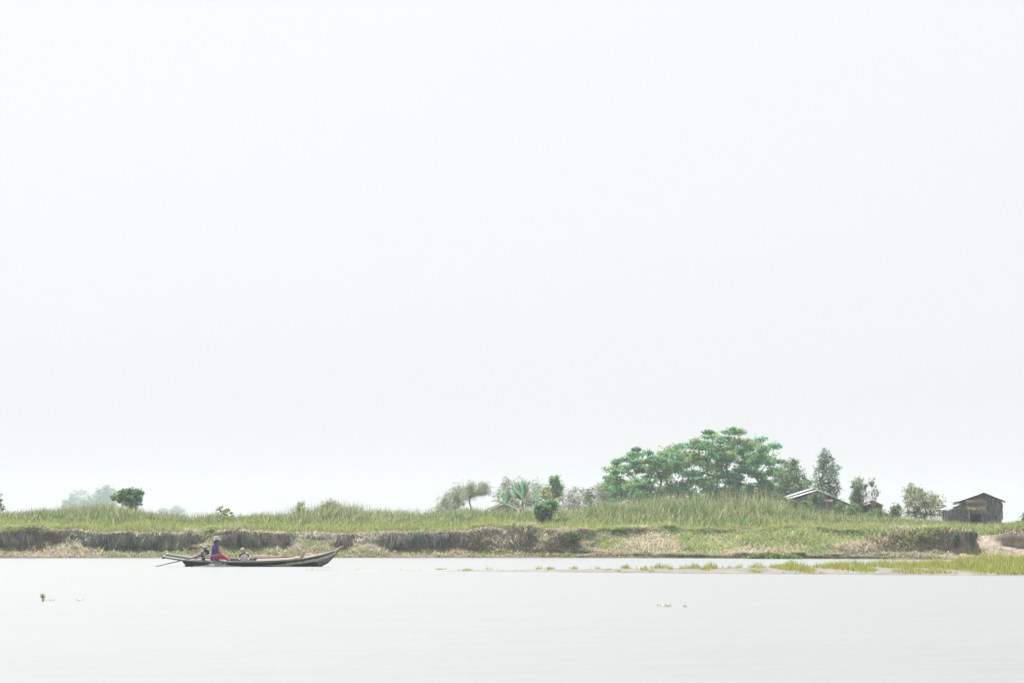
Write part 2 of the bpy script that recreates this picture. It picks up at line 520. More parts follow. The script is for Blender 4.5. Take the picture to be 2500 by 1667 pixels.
def tall_grass():
    N = 95000
    X = RNG.uniform(-58, 58, N)
    s = 6.85 + 1.65 * RNG.uniform(0, 1, N) ** 0.75
    mid = np.interp(pxof(X), [1400, 1560, 1950, 2100], [0, 1, 1, 0])
    s = s - mid * 1.15 * (RNG.uniform(0, 1, N) < 0.4) * RNG.uniform(0, 1, N)
    cl = fbm(X * 0.5, s * 2.0, 51)
    keep = RNG.uniform(0, 1, N) < 0.35 + 1.1 * cl
    X, s, cl = X[keep], s[keep], cl[keep]; N = len(X)
    Y, Z = surf(X, s)
    px = 1250 + X * F / Y
    zt = ZA(np.interp(px, SKY_PX[:, 0], SKY_PX[:, 1]) - np.interp(px, [2000, 2200], [1, .3]) * (13 * (fbm(X * 0.9, X * 0, 57) - 0.5) + 7 * (vnoise(X * 2.7, X * 0, 58) - 0.5)), Y)
    depthf = np.clip((s - 6.9 + 0.5 * (vnoise(X * 0.45, X * 0, 54) - 0.5)) / 0.95, 0, 1)
    H = np.clip(zt - Z, np.interp(px, [1950, 2200], [0.4, 0.12]), 6) * (0.42 + 0.58 * depthf) * RNG.uniform(0.62, 1.10, N) * (0.66 + 0.36 * vnoise(X * 0.7, s * 3, 52) + 0.28 * vnoise(X * 3.2, s * 5, 55))
    lean = RNG.normal(0, 0.22, (N, 2)) * H[:, None]
    lean[:, 0] += 0.1 * H
    u = np.clip(fbm(X * 0.22, Y * 0.3, 53) * 1.6 - 0.3, 0, 1)
    c = pick(GREEN, N, [0.3, 0.26, 0.2, 0.16, 0.08])
    c2 = pick([(0.34, 0.32, 0.18), (0.2, 0.24, 0.1), (0.42, 0.37, 0.25), (0.09, 0.14, 0.07)], N)
    c = np.where((RNG.uniform(0, 1, N) < 0.45 * u)[:, None], c2, c)
    b = np.stack([X, Y, Z - 0.03], -1)
    grass_obj("tall_grass", "tall reedy green and straw grass along the top of the bank", b, H, lean, RNG.uniform(0.04, 0.11, N), c, 4, 0.12)
    # thin flowering stalks above the mass
    N = 6500
    X = RNG.uniform(-56, 56, N); s = RNG.uniform(7.5, 8.5, N)
    Y, Z = surf(X, s); px = 1250 + X * F / Y
    zt = ZA(np.interp(px, SKY_PX[:, 0], SKY_PX[:, 1]), Y)
    H = np.clip(zt - Z, 0.15, 6) * RNG.uniform(0.95, 1.25, N)
    b = np.stack([X, Y, Z], -1)
    grass_obj("grass_stalks", "thin dry seed stalks standing above the tall grass", b, H, RNG.normal(0, 0.13, (N, 2)) * H[:, None],
              RNG.uniform(0.03, 0.06, N), pick([(0.34, 0.33, 0.22), (0.2, 0.24, 0.12), (0.15, 0.21, 0.1)], N), 4)


tall_grass()


def short_grass():
    N = 90000
    X = RNG.uniform(-58, 58, N); s = 5.05 + 2.2 * RNG.uniform(0, 1, N)
    Y, Z = surf(X, s)
    b = bare(X)
    H = RNG.uniform(0.16, 0.46, N) * (0.7 + 0.6 * vnoise(X * 0.6, s * 3, 61)) * (1 + 0.1 * b) * (1.25 - 0.35 * (s < 5.6))
    px = pxof(X)
    slope = np.clip((px - 1380) / 150, 0, 1) * np.clip((2300 - px) / 80, 0, 1)
    g = fbm(X * 0.4, Y * 0.5, 62)
    c = pick([(0.21, 0.27, 0.07), (0.27, 0.32, 0.10), (0.15, 0.22, 0.065), (0.34, 0.34, 0.16)], N, [0.34, 0.3, 0.22, 0.14])
    dry = pick([(0.38, 0.33, 0.22), (0.28, 0.26, 0.14)], N)
    edge = np.clip((5.9 - s) / 0.5, 0, 1)
    c = np.where((RNG.uniform(0, 1, N) < 0.10 + 0.35 * edge + 0.25 * slope * (g > 0.5))[:, None], dry, c)
    # worn path gap above the bare cut
    keep = ~((px > 2395) & (px < 2432) & (s < 6.2))
    grass_obj("bank_grass", "short yellow-green grass strip along the edge of the bank", np.stack([X, Y, Z - 0.02], -1)[keep], H[keep],
              (RNG.normal(0, 0.35, (N, 2)) * H[:, None])[keep], RNG.uniform(0.03, 0.06, N)[keep], c[keep], 3, 0.1)


short_grass()

STRAW = [(0.50, 0.44, 0.34), (0.40, 0.35, 0.28), (0.26, 0.23, 0.19), (0.60, 0.53, 0.42), (0.17, 0.22, 0.13)]


def hanging_grass():
    """Dead grass in uneven locks that hangs and curls over the cut face."""
    M = 2600
    Xl = RNG.uniform(-58, 48, M); px = pxof(Xl)
    dens = fbm(Xl * 0.7, Xl * 0, 71)
    p = np.clip(dens * 2.2 - 0.5, 0.08, 1) * np.where((px > 1480) & (px < 2150), 0.12, 1) * np.where(px > 2285, 0.10, 1)
    Xl = Xl[RNG.uniform(0, 1, M) < p]; M = len(Xl)
    sl = np.clip(RNG.normal(4.95, 0.25, M), 4.2, 5.4)
    Ll = RNG.gamma(3.0, 0.17, M) * np.clip((sl - 3.8), 0.3, 1.3) + 0.12
    wl = RNG.uniform(0.08, 0.34, M); dx = RNG.normal(0, 0.16, M); out = RNG.gamma(1.6, 0.12, M) + 0.03
    cl = pick([(0.52, 0.48, 0.40), (0.38, 0.36, 0.32), (0.22, 0.23, 0.22), (0.62, 0.57, 0.47), (0.16, 0.23, 0.16)], M, [0.26, 0.20, 0.18, 0.20, 0.16], 0.3)
    K = 30
    id_ = np.repeat(np.arange(M), K); N = len(id_)
    X = Xl[id_] + RNG.normal(0, 1, N) * wl[id_]
    s = np.clip(sl[id_] + RNG.normal(0, 0.06, N), 4.1, 5.5)
    Y, Z = surf(X, s)
    L = Ll[id_] * RNG.uniform(0.45, 1.2, N)
    L = np.clip(np.minimum(L, Z - 0.2 - 0.3 * RNG.uniform(0, 1, N)), 0.08, 2)
    lean = np.stack([dx[id_] - (X - Xl[id_]) * 0.55 + RNG.normal(0, 0.09, N), -out[id_] * RNG.uniform(0.3, 1.3, N)], -1)
    c = cl[id_] * RNG.uniform(0.75, 1.25, (N, 1))
    grass_obj("dry_hanging_grass", "straw coloured dead grass and roots hanging over the cut bank", np.stack([X, Y - RNG.uniform(0, 0.2, N), Z + 0.08], -1), -L, lean,
              RNG.uniform(0.025, 0.06, N), c, 3, 0.0, "dry grass")
    # dead tufts lying over the rim and catching the sun
    N = 26000
    X = RNG.uniform(-58, 48, N); px = pxof(X)
    k = RNG.uniform(0, 1, N) < np.clip(fbm(X * 0.9, X * 0, 73) * 2.4 - 0.7, 0.05, 1) * np.where(px > 2285, 0.25, 1)
    X = X[k]; N = len(X); s = RNG.normal(5.05, 0.22, N).clip(4.3, 5.7)
    Y, Z = surf(X, s)
    H = RNG.uniform(0.12, 0.42, N) * (0.6 + 0.8 * vnoise(X * 2.1, X * 0, 74))
    lean = np.stack([RNG.normal(0, 0.22, N), -RNG.uniform(0.05, 0.5, N)], -1)
    grass_obj("dry_rim_grass", "pale dead grass lying over the rim of the cut bank", np.stack([X, Y, Z], -1), H, lean, RNG.uniform(0.025, 0.06, N),
              pick(STRAW, N, [0.3, 0.22, 0.14, 0.2, 0.14], 0.25), 3, 0.9, "dry grass")


hanging_grass()


def slope_grass():
    """Tangle of dry and green grass covering the gentle middle slope and the ledge."""
    N = 330000
    X = RNG.uniform(-50, 30, N); s = RNG.uniform(1.9, 5.9, N)
    px = pxof(X)
    spill = np.clip((fbm(X * 0.42, X * 0, 84) - 0.53) * 7, 0, 0.85) * (s > 3.2) * (px < 1400)
    w = np.maximum(spill, np.clip((px - 1080) / 330, 0, 1) * np.clip((2330 - px) / 100, 0, 1))
    keep = RNG.uniform(0, 1, N) < w
    X, s, px = X[keep], s[keep], px[keep]; N = len(X)
    Y, Z = surf(X, s)
    g = fbm(X * 0.35, s * 0.9, 81) + 0.30 * (s - 4.55) + 0.2 * np.clip(1.6 - np.abs(s - 2.2), 0, 1) * (vnoise(X * 0.4, X * 0, 89) > 0.6) + 0.12 * np.clip((px - 1900) / 200, 0, 1)
    clump = vnoise(X * 0.9, s * 1.9, 83)
    H = RNG.uniform(0.2, 0.75, N) * (0.35 + 1.25 * clump ** 1.5) * np.interp(s, [1.9, 3.3, 4.2], [0.16, 0.45, 1.0])
    green = pick([(0.24, 0.30, 0.11), (0.31, 0.35, 0.14), (0.15, 0.22, 0.09)], N)
    dry = pick(STRAW, N, [0.3, 0.22, 0.16, 0.18, 0.14])
    c = np.where((RNG.uniform(0, 1, N) < np.clip((g - 0.44) * 5, 0.08, 0.93))[:, None], green, dry)
    lean = RNG.normal(0, 0.5, (N, 2)) * H[:, None]; lean[:, 1] -= 0.45 * H
    grass_obj("slope_grass", "matted straw and green grass covering the sloping middle bank", np.stack([X, Y, Z - 0.02], -1), H * 0.9, lean,
              RNG.uniform(0.03, 0.06, N), c, 3, 0.35)
    # tufts on the muddy ledge
    N = 60000
    X = RNG.uniform(-58, 45, N); s = RNG.uniform(1.95, 4.3, N)
    tuft = vnoise(X * 0.9, s * 1.8, 85) * 0.6 + vnoise(X * 2.7, s * 4, 86) * 0.4
    px = pxof(X)
    keep = (RNG.uniform(0, 1, N) < np.clip((tuft - 0.36) * 4.5, 0, 1)) & ((px < 2300) | (RNG.uniform(0, 1, N) < 0.22))
    X, s, tuft = X[keep], s[keep], tuft[keep]; N = len(X)
    Y, Z = surf(X, s)
    H = RNG.uniform(0.08, 0.32, N) * (0.5 + tuft)
    gsel = vnoise(X * 0.5, s, 88) > 0.5
    green = pick([(0.2, 0.25, 0.085), (0.26, 0.3, 0.12)], N); dry = pick(STRAW, N)
    c = np.where((RNG.uniform(0, 1, N) < np.where(gsel, 0.75, 0.2))[:, None], green, dry)
    grass_obj("ledge_grass", "low mixed grass tufts on the muddy ledge at the waterline", np.stack([X, Y, Z - 0.02], -1), H,
              RNG.normal(0, 0.5, (N, 2)) * H[:, None], RNG.uniform(0.03, 0.06, N), c, 3, 0.2)


slope_grass()


def bar_grass():
    N = 125000
    px = 620 + (3650 - 620) * RNG.uniform(0, 1, N) ** 0.65
    v = np.clip(RNG.beta(1.3, 1.2, N), 0.05, 0.95)
    d = vnoise(px * 0.035, v * 3.5, 91) * 0.5 + vnoise(px * 0.11, v * 8, 92) * 0.5
    thr = np.interp(px, [600, 1300, 1650, 2050, 2290, 2360, 2800, 3650], [0.85, 0.78, 0.69, 0.60, 0.53, 0.42, 0.36, 0.7])
    keep = d > thr
    px, v, d, thr = px[keep], v[keep], d[keep], thr[keep]; N = len(px)
    X, Y, Z = bar_surf(px, v)
    X = X + RNG.normal(0, 0.06, N)
    hmax = np.interp(px, [600, 1300, 1700, 2100, 2300, 2350, 2800], [0.12, 0.18, 0.24, 0.22, 0.26, 0.36, 0.36])
    H = hmax * RNG.uniform(0.4, 1.1, N) * np.clip(0.55 + (d - thr) * 3.5, 0.4, 1.5) * (0.7 + 0.6 * v)
    c = pick([(0.25, 0.28, 0.06), (0.32, 0.34, 0.10), (0.17, 0.21, 0.055), (0.33, 0.30, 0.14)], N, [0.38, 0.3, 0.22, 0.1])
    grass_obj("sandbar_grass", "bright yellow-green grass tufts growing on the sand bar", np.stack([X, Y, Z - 0.01], -1), H,
              RNG.normal(0, 0.25, (N, 2)) * H[:, None], RNG.uniform(0.012, 0.03, N), c, 3, 0.08)


bar_grass()


# ------------------------------------------------------------------ trees and plants
def inside(poly, x, y):
    n = len(poly); r = False; j = n - 1
    for i in range(n):
        xi, yi = poly[i]; xj, yj = poly[j]
        if (yi > y) != (yj > y) and x < (xj - xi) * (y - yi) / (yj - yi + 1e-9) + xi: r = not r
        j = i
    return r


def leaf_quads(C, D, S, L, W):
    """Pointed leaves: centre C, axis D (unit), side S (unit), length L, width W."""
    a = C - D * (L / 2)[:, None]; b = C + D * (L / 2)[:, None]
    m = C + D * (L * 0.05)[:, None]
    V = np.stack([a, m - S * (W / 2)[:, None], b, m + S * (W / 2)[:, None]], 1).reshape(-1, 3)
    return V, np.arange(len(V)).reshape(-1, 4)


def unit(v):
    return v / (np.linalg.norm(v, axis=-1, keepdims=True) + 1e-9)


def tree(name, label, cat, outlines, Y, depth, n, per, cr, leaf, pal, base, rt=0.25, droop=0.4, flat=0.6, gaps=(), group=None,
         bark=None, parts=("trunk", "crown"), fork=0.45, bases=None, limbs=True, seed=1, hang=0.0, jit=0.22, big=False):
    """Tree or shrub with limbs reaching every leaf clump of its crown. outlines: photo-pixel polygons of the crown at depth Y."""
    rnd = random.Random(seed)
    rg = np.random.default_rng(seed + 100)
    ppm = F / Y
    if not isinstance(outlines[0][0], (tuple, list)): outlines = [outlines]
    areas = []
    for o in outlines:
        areas.append(abs(sum(o[i - 1][0] * o[i][1] - o[i][0] * o[i - 1][1] for i in range(len(o)))) / 2)
    cl = []
    for o, ar in zip(outlines, areas):
        k = max(2, int(round(n * ar / sum(areas))))
        x0, x1 = min(p[0] for p in o), max(p[0] for p in o); y0, y1 = min(p[1] for p in o), max(p[1] for p in o)
        cx, hw = (x0 + x1) / 2, (x1 - x0) / 2 + 1e-6
        ix, iy = cr * ppm * 0.32, cr * flat * ppm * 0.4
        got = []
        tries = 0
        while len(got) < k and tries < 9000:
            best, bd = None, -1
            for _ in range(4):
                for _ in range(40):
                    tries += 1
                    x, y = rnd.uniform(x0, x1), rnd.uniform(y0, y1)
                    sh = 1.0 if tries < 4000 else 0.3
                    if inside(o, x, y) and inside(o, x - ix * sh, y) and inside(o, x + ix * sh, y) and inside(o, x, y - iy * sh) and not any((x - a) ** 2 / r ** 2 + (y - b) ** 2 / q ** 2 < 1 for a, b, r, q in gaps):
                        break
                else:
                    continue
                d = min([(x - g[0]) ** 2 + 1.6 * (y - g[1]) ** 2 for g in got] or [1e9])
                if d > bd: best, bd = (x, y), d
            if best is None: break
            got.append(best)
        for x, y in got:
            e = math.sqrt(max(0.05, 1 - ((x - cx) / hw) ** 2 * 0.9))
            cl.append(P(x, y, Y + rnd.uniform(-0.5, 0.5) * depth * e))
    bx = bases or [base]
    roots = [P(b[0], b[1], Y) for b in bx]
    for r in roots: r.z = min(r.z, 2.45) if Y < 400 else 2.4
    B = roots[0].copy()
    root = empty(name, B, label, cat, group)
    # skeleton
    top = max(c.z for c in cl)
    nodes = []      # (pos, parent)
    for r in roots:
        nodes.append((r, -1))
        mine = [c for c in cl if min(range(len(roots)), key=lambda q: abs(roots[q].x - c.x)) == roots.index(r)] or cl
        cen = sum((Vector(c) for c in mine), Vector()) / len(mine)
        f = Vector((r.x * 0.7 + cen.x * 0.3, Y, r.z + (cen.z - r.z) * fork))
        mid = (r + f) / 2 + Vector((rnd.uniform(-.1, .1), rnd.uniform(-.1, .1), 0)) * (f - r).length
        nodes.append((mid, len(nodes) - 1)); nodes.append((f, len(nodes) - 1))
    start = [i for i in range(len(nodes)) if i % 3 == 2]
    joins = [([roots[0] - Vector((0, 0, .12)), (roots[0] + r) / 2 - Vector((0, 0, .2)), r - Vector((0, 0, .12))], [rt * .5] * 3) for r in roots[1:]]
    order = sorted(range(len(cl)), key=lambda i: min((cl[i] - nodes[s][0]).length for s in start))
    ends = []
    for i in order:
        c = cl[i]
        best, bd = None, 1e9
        for k, (p, par) in enumerate(nodes):
            if k % 3 != 2 and k < 3 * len(roots): continue
            d = (c - p).length + 0.8 * max(0, p.z - c.z)
            if d < bd: best, bd = k, d
        p = nodes[best][0]
        mid = (p + c) / 2 + Vector((rnd.uniform(-1, 1), rnd.uniform(-1, 1), rnd.uniform(-0.2, 1.0))) * (c - p).length * 0.12
        nodes.append((mid, best)); nodes.append((c, len(nodes) - 1)); ends.append(len(nodes) - 1)
    cnt = [0] * len(nodes)
    for e in ends:
        k = e
        while k >= 0:
            cnt[k] += 1; k = nodes[k][1]
    tot = max(cnt) or 1
    rad = [max(rt * math.sqrt(c / tot), rt * 0.07) for c in cnt]
    paths = list(joins)
    for k, (p, par) in enumerate(nodes):
        if par < 0: continue
        q = nodes[par][0]
        r0 = rad[k] if nodes[par][1] < 0 else min(rad[par], rad[k] * 1.6)
        if nodes[par][1] < 0: r0 = rad[k] * 1.25
        paths.append(([q, (p + q) / 2, p], [r0, (r0 + rad[k]) / 2, rad[k]]))
    if limbs:
        V, Q = tube_np(paths)
        npmesh(parts[0], V, Q, bark or MAT_BARK, None, root, B, True)
    # leaves
    Cs, cols, Ds = [], [], []
    palA = np.array(pal) * (1.0 if big else 1.4)
    for c in cl:
        m = int(per * (1 if big else 0.5) * rnd.uniform(0.5, 1.4))
        u = unit(rg.normal(0, 1, (m, 3))) * (rg.uniform(0, 1, (m, 1)) ** 0.45) * np.where(rg.uniform(0, 1, (m, 1)) < 0.14, rg.uniform(1.0, 1.75, (m, 1)), 1.0)
        sc = rnd.uniform(0.55, 1.25)
        off = u * np.array([cr, cr, cr * flat]) * sc
        pts = np.array(c) + off
        Cs.append(pts)
        d = unit(off * np.array([1, 1, 0.3]) + rg.normal(0, 0.5 * cr, (m, 3)))
        d[:, 2] = d[:, 2] * (1 - min(droop, 1)) - droop * rg.uniform(0.2, 1.0, m)
        Ds.append(unit(d))
        base_c = palA[rnd.randrange(len(palA))]
        mixc = palA[rg.integers(0, len(palA), m)]
        cc = base_c * 0.55 + mixc * 0.45
        cols.append(cc * rg.uniform(1 - jit, 1 + jit, (m, 1)))
    C = np.concatenate(Cs); D = np.concatenate(Ds); K = np.concatenate(cols); m = len(C)
    S = unit(np.cross(D, unit(rg.normal(0, 0.55, (m, 3)) + np.array([0, -0.25, 1.0]))))
    L = leaf[0] * rg.uniform(0.6, 1.3, m); W = leaf[1] * rg.uniform(0.6, 1.3, m)
    if hang: C[:, 2] -= hang * rg.uniform(0, 1, m) * L
    V, Q = leaf_quads(C, D, S, L, W)
    npmesh(parts[1], V, Q, MAT_LEAF, np.repeat(K, 4, 0), root, B)
    return root


G_BIG = [(0.08, 0.28, 0.115), (0.15, 0.31, 0.10), (0.055, 0.245, 0.125), (0.28, 0.29, 0.085), (0.10, 0.30, 0.14)]
tree("spreading_tree", "very large spreading green tree with a gappy crown, tallest on the bank", "tree",
     [[(1466, 1205), (1476, 1172), (1487, 1150), (1481, 1142), (1494, 1121), (1528, 1113), (1538, 1096), (1560, 1086), (1576, 1098), (1600, 1104),
       (1640, 1092), (1660, 1078), (1700, 1071), (1712, 1056), (1742, 1046), (1752, 1062), (1770, 1064), (1800, 1071), (1835, 1072), (1855, 1060),
       (1872, 1074), (1866, 1090), (1885, 1100), (1892, 1122), (1925, 1112), (1930, 1125), (1905, 1140), (1945, 1165), (1940, 1212), (1880, 1226), (1700, 1228), (1560, 1226), (1480, 1222)],
      [(1772, 1056), (1785, 1043), (1808, 1038), (1826, 1040), (1820, 1056), (1800, 1062)],
      [(1876, 1078), (1896, 1086), (1903, 1098), (1890, 1098)]],
     285, 13, 330, 170, 0.86, (0.30, 0.17), G_BIG, (1739, 1245), rt=0.42, droop=0.4, flat=0.40, big=True,
     gaps=((1655, 1168, 26, 14), (1690, 1140, 15, 12), (1790, 1133, 20, 12), (1610, 1180, 22, 14), (1835, 1175, 22, 12), (1760, 1182, 20, 11), (1690, 1188, 16, 10), (1560, 1160, 12, 8), (1750, 1087, 14, 6),
           (1880, 1100, 12, 9), (1706, 1102, 8, 6), (1548, 1140, 6, 5), (1720, 1160, 8, 7), (1870, 1145, 10, 7)),
     bases=[(1739, 1245), (1625, 1245)], fork=0.42, seed=3)
tree("leafy_tree", "softer olive green tree just right of the very large spreading tree", "tree",
     [(1895, 1205), (1898, 1150), (1912, 1125), (1935, 1118), (1955, 1135), (1962, 1158), (1985, 1165), (1992, 1195), (1975, 1212)],
     272, 6, 60, 120, 0.6, (0.3, 0.12), [(0.075, 0.14, 0.055), (0.10, 0.14, 0.06), (0.06, 0.12, 0.06)], (1935, 1245), rt=0.2, droop=0.5, flat=0.8, seed=5)
tree("conical_tree", "tall narrow conical grey-green tree behind the long pale-roofed house", "tree",
     [(1985, 1205), (1984, 1160), (1990, 1140), (1996, 1120), (2008, 1094), (2018, 1096), (2030, 1112), (2042, 1128), (2053, 1140), (2046, 1165), (2053, 1200), (2040, 1212)],
     250, 4.0, 120, 60, 0.34, (0.26, 0.1), [(0.11, 0.16, 0.11), (0.14, 0.19, 0.13), (0.07, 0.12, 0.09), (0.055, 0.1, 0.085)], (2022, 1250), rt=0.16, droop=0.55, flat=0.9, fork=0.25, seed=8)
tree("half_bare_tree", "small tree leafy on its left and nearly bare on its right", "tree",
     [[(2076, 1228), (2074, 1190), (2082, 1172), (2098, 1162), (2106, 1172), (2112, 1200), (2110, 1228)], [(2120, 1180), (2136, 1172), (2132, 1190)], [(2108, 1180), (2118, 1182), (2112, 1200)]],
     236, 2.4, 46, 90, 0.33, (0.22, 0.1), [(0.075, 0.14, 0.05), (0.09, 0.15, 0.06), (0.055, 0.11, 0.05)], (2100, 1262), rt=0.10, droop=0.5, flat=0.9, fork=0.4, seed=9)
tree("bushy_tree", "round airy olive green tree beside the dark thatched hut", "tree",
     [(2200, 1255), (2208, 1235), (2205, 1205), (2212, 1185), (2222, 1174), (2232, 1185), (2245, 1186), (2255, 1195), (2268, 1196), (2285, 1205), (2305, 1222), (2312, 1232), (2300, 1260), (2240, 1266)],
     222, 4.5, 85, 100, 0.42, (0.22, 0.085), [(0.10, 0.135, 0.055), (0.14, 0.165, 0.08), (0.075, 0.11, 0.05), (0.17, 0.16, 0.08)], (2262, 1268), rt=0.12, droop=0.5, flat=0.9, fork=0.3, seed=12)
tree("round_tree", "small dark round tree standing alone above the grass on the left", "tree",
     [(274, 1214), (281, 1205), (300, 1195), (312, 1191), (330, 1190), (346, 1197), (359, 1198), (350, 1208), (345, 1218), (350, 1230), (340, 1240), (312, 1240), (298, 1228), (280, 1222)],
     205, 2.2, 60, 110, 0.26, (0.2, 0.11), [(0.06, 0.14, 0.06), (0.10, 0.17, 0.055), (0.15, 0.20, 0.07), (0.04, 0.11, 0.055)], (322, 1262), rt=0.07, droop=0.5, flat=0.7, fork=0.55, seed=14)
FAR = [(0.11, 0.19, 0.15), (0.13, 0.2, 0.16)]  # leaf colours made paler so part of the distance haze is painted in
FG = "hazy trees far behind the left bank"
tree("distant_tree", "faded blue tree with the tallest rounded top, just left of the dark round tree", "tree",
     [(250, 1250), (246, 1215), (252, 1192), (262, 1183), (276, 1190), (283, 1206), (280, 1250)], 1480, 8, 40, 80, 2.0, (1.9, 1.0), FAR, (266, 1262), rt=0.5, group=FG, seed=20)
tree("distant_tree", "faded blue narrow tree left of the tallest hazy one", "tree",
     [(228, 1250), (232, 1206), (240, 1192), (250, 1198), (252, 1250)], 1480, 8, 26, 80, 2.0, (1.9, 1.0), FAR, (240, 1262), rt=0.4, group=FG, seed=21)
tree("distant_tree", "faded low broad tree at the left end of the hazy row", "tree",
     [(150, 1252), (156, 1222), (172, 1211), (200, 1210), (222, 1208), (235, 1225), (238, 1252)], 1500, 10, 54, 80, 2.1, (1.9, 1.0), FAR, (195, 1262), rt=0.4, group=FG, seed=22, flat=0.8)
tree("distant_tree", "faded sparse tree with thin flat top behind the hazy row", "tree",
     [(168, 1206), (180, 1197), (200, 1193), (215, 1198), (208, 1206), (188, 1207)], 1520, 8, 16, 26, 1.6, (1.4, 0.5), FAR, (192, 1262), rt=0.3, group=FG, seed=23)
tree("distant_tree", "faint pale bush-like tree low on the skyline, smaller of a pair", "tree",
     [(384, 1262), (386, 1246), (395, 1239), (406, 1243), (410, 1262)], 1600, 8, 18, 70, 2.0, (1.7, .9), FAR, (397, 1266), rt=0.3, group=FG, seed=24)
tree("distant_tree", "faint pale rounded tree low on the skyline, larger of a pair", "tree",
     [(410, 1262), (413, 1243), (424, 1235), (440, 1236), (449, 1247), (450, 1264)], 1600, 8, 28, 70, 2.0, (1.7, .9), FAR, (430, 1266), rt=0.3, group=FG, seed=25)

AIRY = [(0.15, 0.18, 0.12), (0.2, 0.22, 0.16), (0.12, 0.165, 0.11)]
FE = "airy feathery trees behind the middle of the bank"
tree("feathery_tree", "grey feathery tree with low drooping left side, leftmost of the airy trees", "tree",
     [(1055, 1250), (1066, 1230), (1076, 1220), (1086, 1206), (1092, 1196), (1112, 1188), (1128, 1180), (1142, 1186), (1146, 1205), (1138, 1222), (1128, 1238), (1100, 1250)],
     262, 4, 80, 70, 0.6, (0.55, 0.045), AIRY, (1110, 1262), rt=0.07, droop=0.8, flat=0.9, group=FE, seed=30, bark=MAT_PALEBARK)
tree("feathery_tree", "taller grey feathery tree with two thin bare stems showing", "tree",
     [[(1130, 1212), (1138, 1185), (1148, 1172), (1160, 1178), (1162, 1205), (1150, 1218)], [(1160, 1205), (1165, 1182), (1178, 1172), (1192, 1182), (1200, 1196), (1188, 1206), (1172, 1210)]],
     258, 3.5, 70, 62, 0.5, (0.5, 0.045), AIRY, (1153, 1262), bases=[(1153, 1262), (1172, 1262)], rt=0.07, droop=0.8, flat=0.9, group=FE, seed=31, bark=MAT_PALEBARK)
tree("feathery_tree", "wide grey-green feathery tree directly behind the banana plants", "tree",
     [(1205, 1212), (1218, 1190), (1228, 1170), (1236, 1163), (1250, 1172), (1268, 1170), (1290, 1176), (1312, 1170), (1330, 1180), (1335, 1215), (1300, 1240), (1240, 1235)],
     256, 4, 90, 60, 0.6, (0.5, 0.06), AIRY + [(0.09, 0.13, 0.08)], (1270, 1262), rt=0.09, droop=0.7, flat=0.9, group=FE, seed=32, bark=MAT_PALEBARK)
tree("slender_tree", "slender tree with a rounded bright green top rising right of the banana plants", "tree",
     [(1340, 1190), (1344, 1166), (1352, 1157), (1362, 1160), (1368, 1175), (1376, 1190), (1368, 1205), (1350, 1225), (1338, 1215)],
     240, 1.8, 44, 80, 0.32, (0.24, 0.12), [(0.07, 0.19, 0.10), (0.10, 0.21, 0.09), (0.16, 0.22, 0.08)], (1350, 1262), rt=0.06, droop=0.6, flat=0.8, seed=34)
tree("shrub", "yellowish leafy shrub between the banana plants and the slender tree", "shrub",
     [(1315, 1235), (1320, 1195), (1332, 1183), (1345, 1190), (1345, 1220), (1340, 1240)], 236, 1.5, 22, 60, 0.32, (0.26, 0.1),
     [(0.22, 0.24, 0.09), (0.17, 0.21, 0.09)], (1330, 1262), rt=0.05, parts=("stem", "foliage"), seed=35)
tree("shrub", "grey thicket between the slender tree and the very large tree", "shrub",
     [(1345, 1245), (1362, 1205), (1385, 1192), (1410, 1188), (1440, 1192), (1470, 1180), (1490, 1205), (1480, 1245)], 250, 5, 110, 70, 0.5, (0.34, 0.06),
     [(0.13, 0.135, 0.095), (0.16, 0.16, 0.12), (0.085, 0.12, 0.075)], (1415, 1262), rt=0.07, parts=("stem", "foliage"), flat=0.9, seed=36)
tree("shrub", "small green sapling poking out above the grey thicket", "shrub",
     [(1428, 1225), (1432, 1195), (1437, 1188), (1442, 1200), (1452, 1212), (1448, 1226)], 243, 1, 14, 40, 0.22, (0.24, 0.09),
     [(0.05, 0.12, 0.055), (0.07, 0.14, 0.06)], (1438, 1262), rt=0.04, parts=("stem", "foliage"), seed=37)
tree("shrub", "dark dense leafy shrub standing in the grass in the middle of the bank", "shrub",
     [(1302, 1238), (1308, 1228), (1330, 1226), (1345, 1219), (1362, 1222), (1360, 1240), (1348, 1250), (1345, 1270), (1335, 1277), (1318, 1274), (1306, 1262)],
     183.5, 1.5, 64, 90, 0.24, (0.17, 0.1), [(0.05, 0.14, 0.075), (0.07, 0.16, 0.075), (0.045, 0.11, 0.065), (0.18, 0.23, 0.08)], (1330, 1286), rt=0.05, parts=("stem", "foliage"), flat=0.9, droop=0.6, fork=0.3, seed=38)
tree("shrub", "low green bush hanging on the cut bank below the dark leafy shrub", "shrub",
     [(1384, 1318), (1386, 1300), (1400, 1293), (1415, 1296), (1422, 1312), (1410, 1322)], 176.6, 1.0, 24, 60, 0.22, (0.16, 0.08),
     [(0.08, 0.14, 0.06), (0.1, 0.16, 0.06)], (1402, 1322), rt=0.03, parts=("stem", "foliage"), seed=39)
tree("shrub", "low dark bush beside the foot of the dark leafy shrub", "shrub",
     [(1355, 1276), (1362, 1266), (1378, 1263), (1390, 1270), (1384, 1278)], 183, 1.0, 16, 60, 0.22, (0.16, 0.07),
     [(0.06, 0.115, 0.05), (0.08, 0.14, 0.05)], (1372, 1284), rt=0.03, parts=("stem", "foliage"), seed=40)
tree("shrub", "dark green bush spilling down the bank left of the bare earth cut", "shrub",
     [(2176, 1335), (2180, 1305), (2190, 1292), (2208, 1288), (2222, 1298), (2232, 1318), (2222, 1338), (2195, 1340)], 165, 1.2, 50, 70, 0.26, (0.2, 0.07),
     [(0.06, 0.11, 0.055), (0.08, 0.13, 0.06), (0.05, 0.09, 0.05)], (2203, 1340), rt=0.03, parts=("stem", "foliage"), flat=0.9, seed=41)
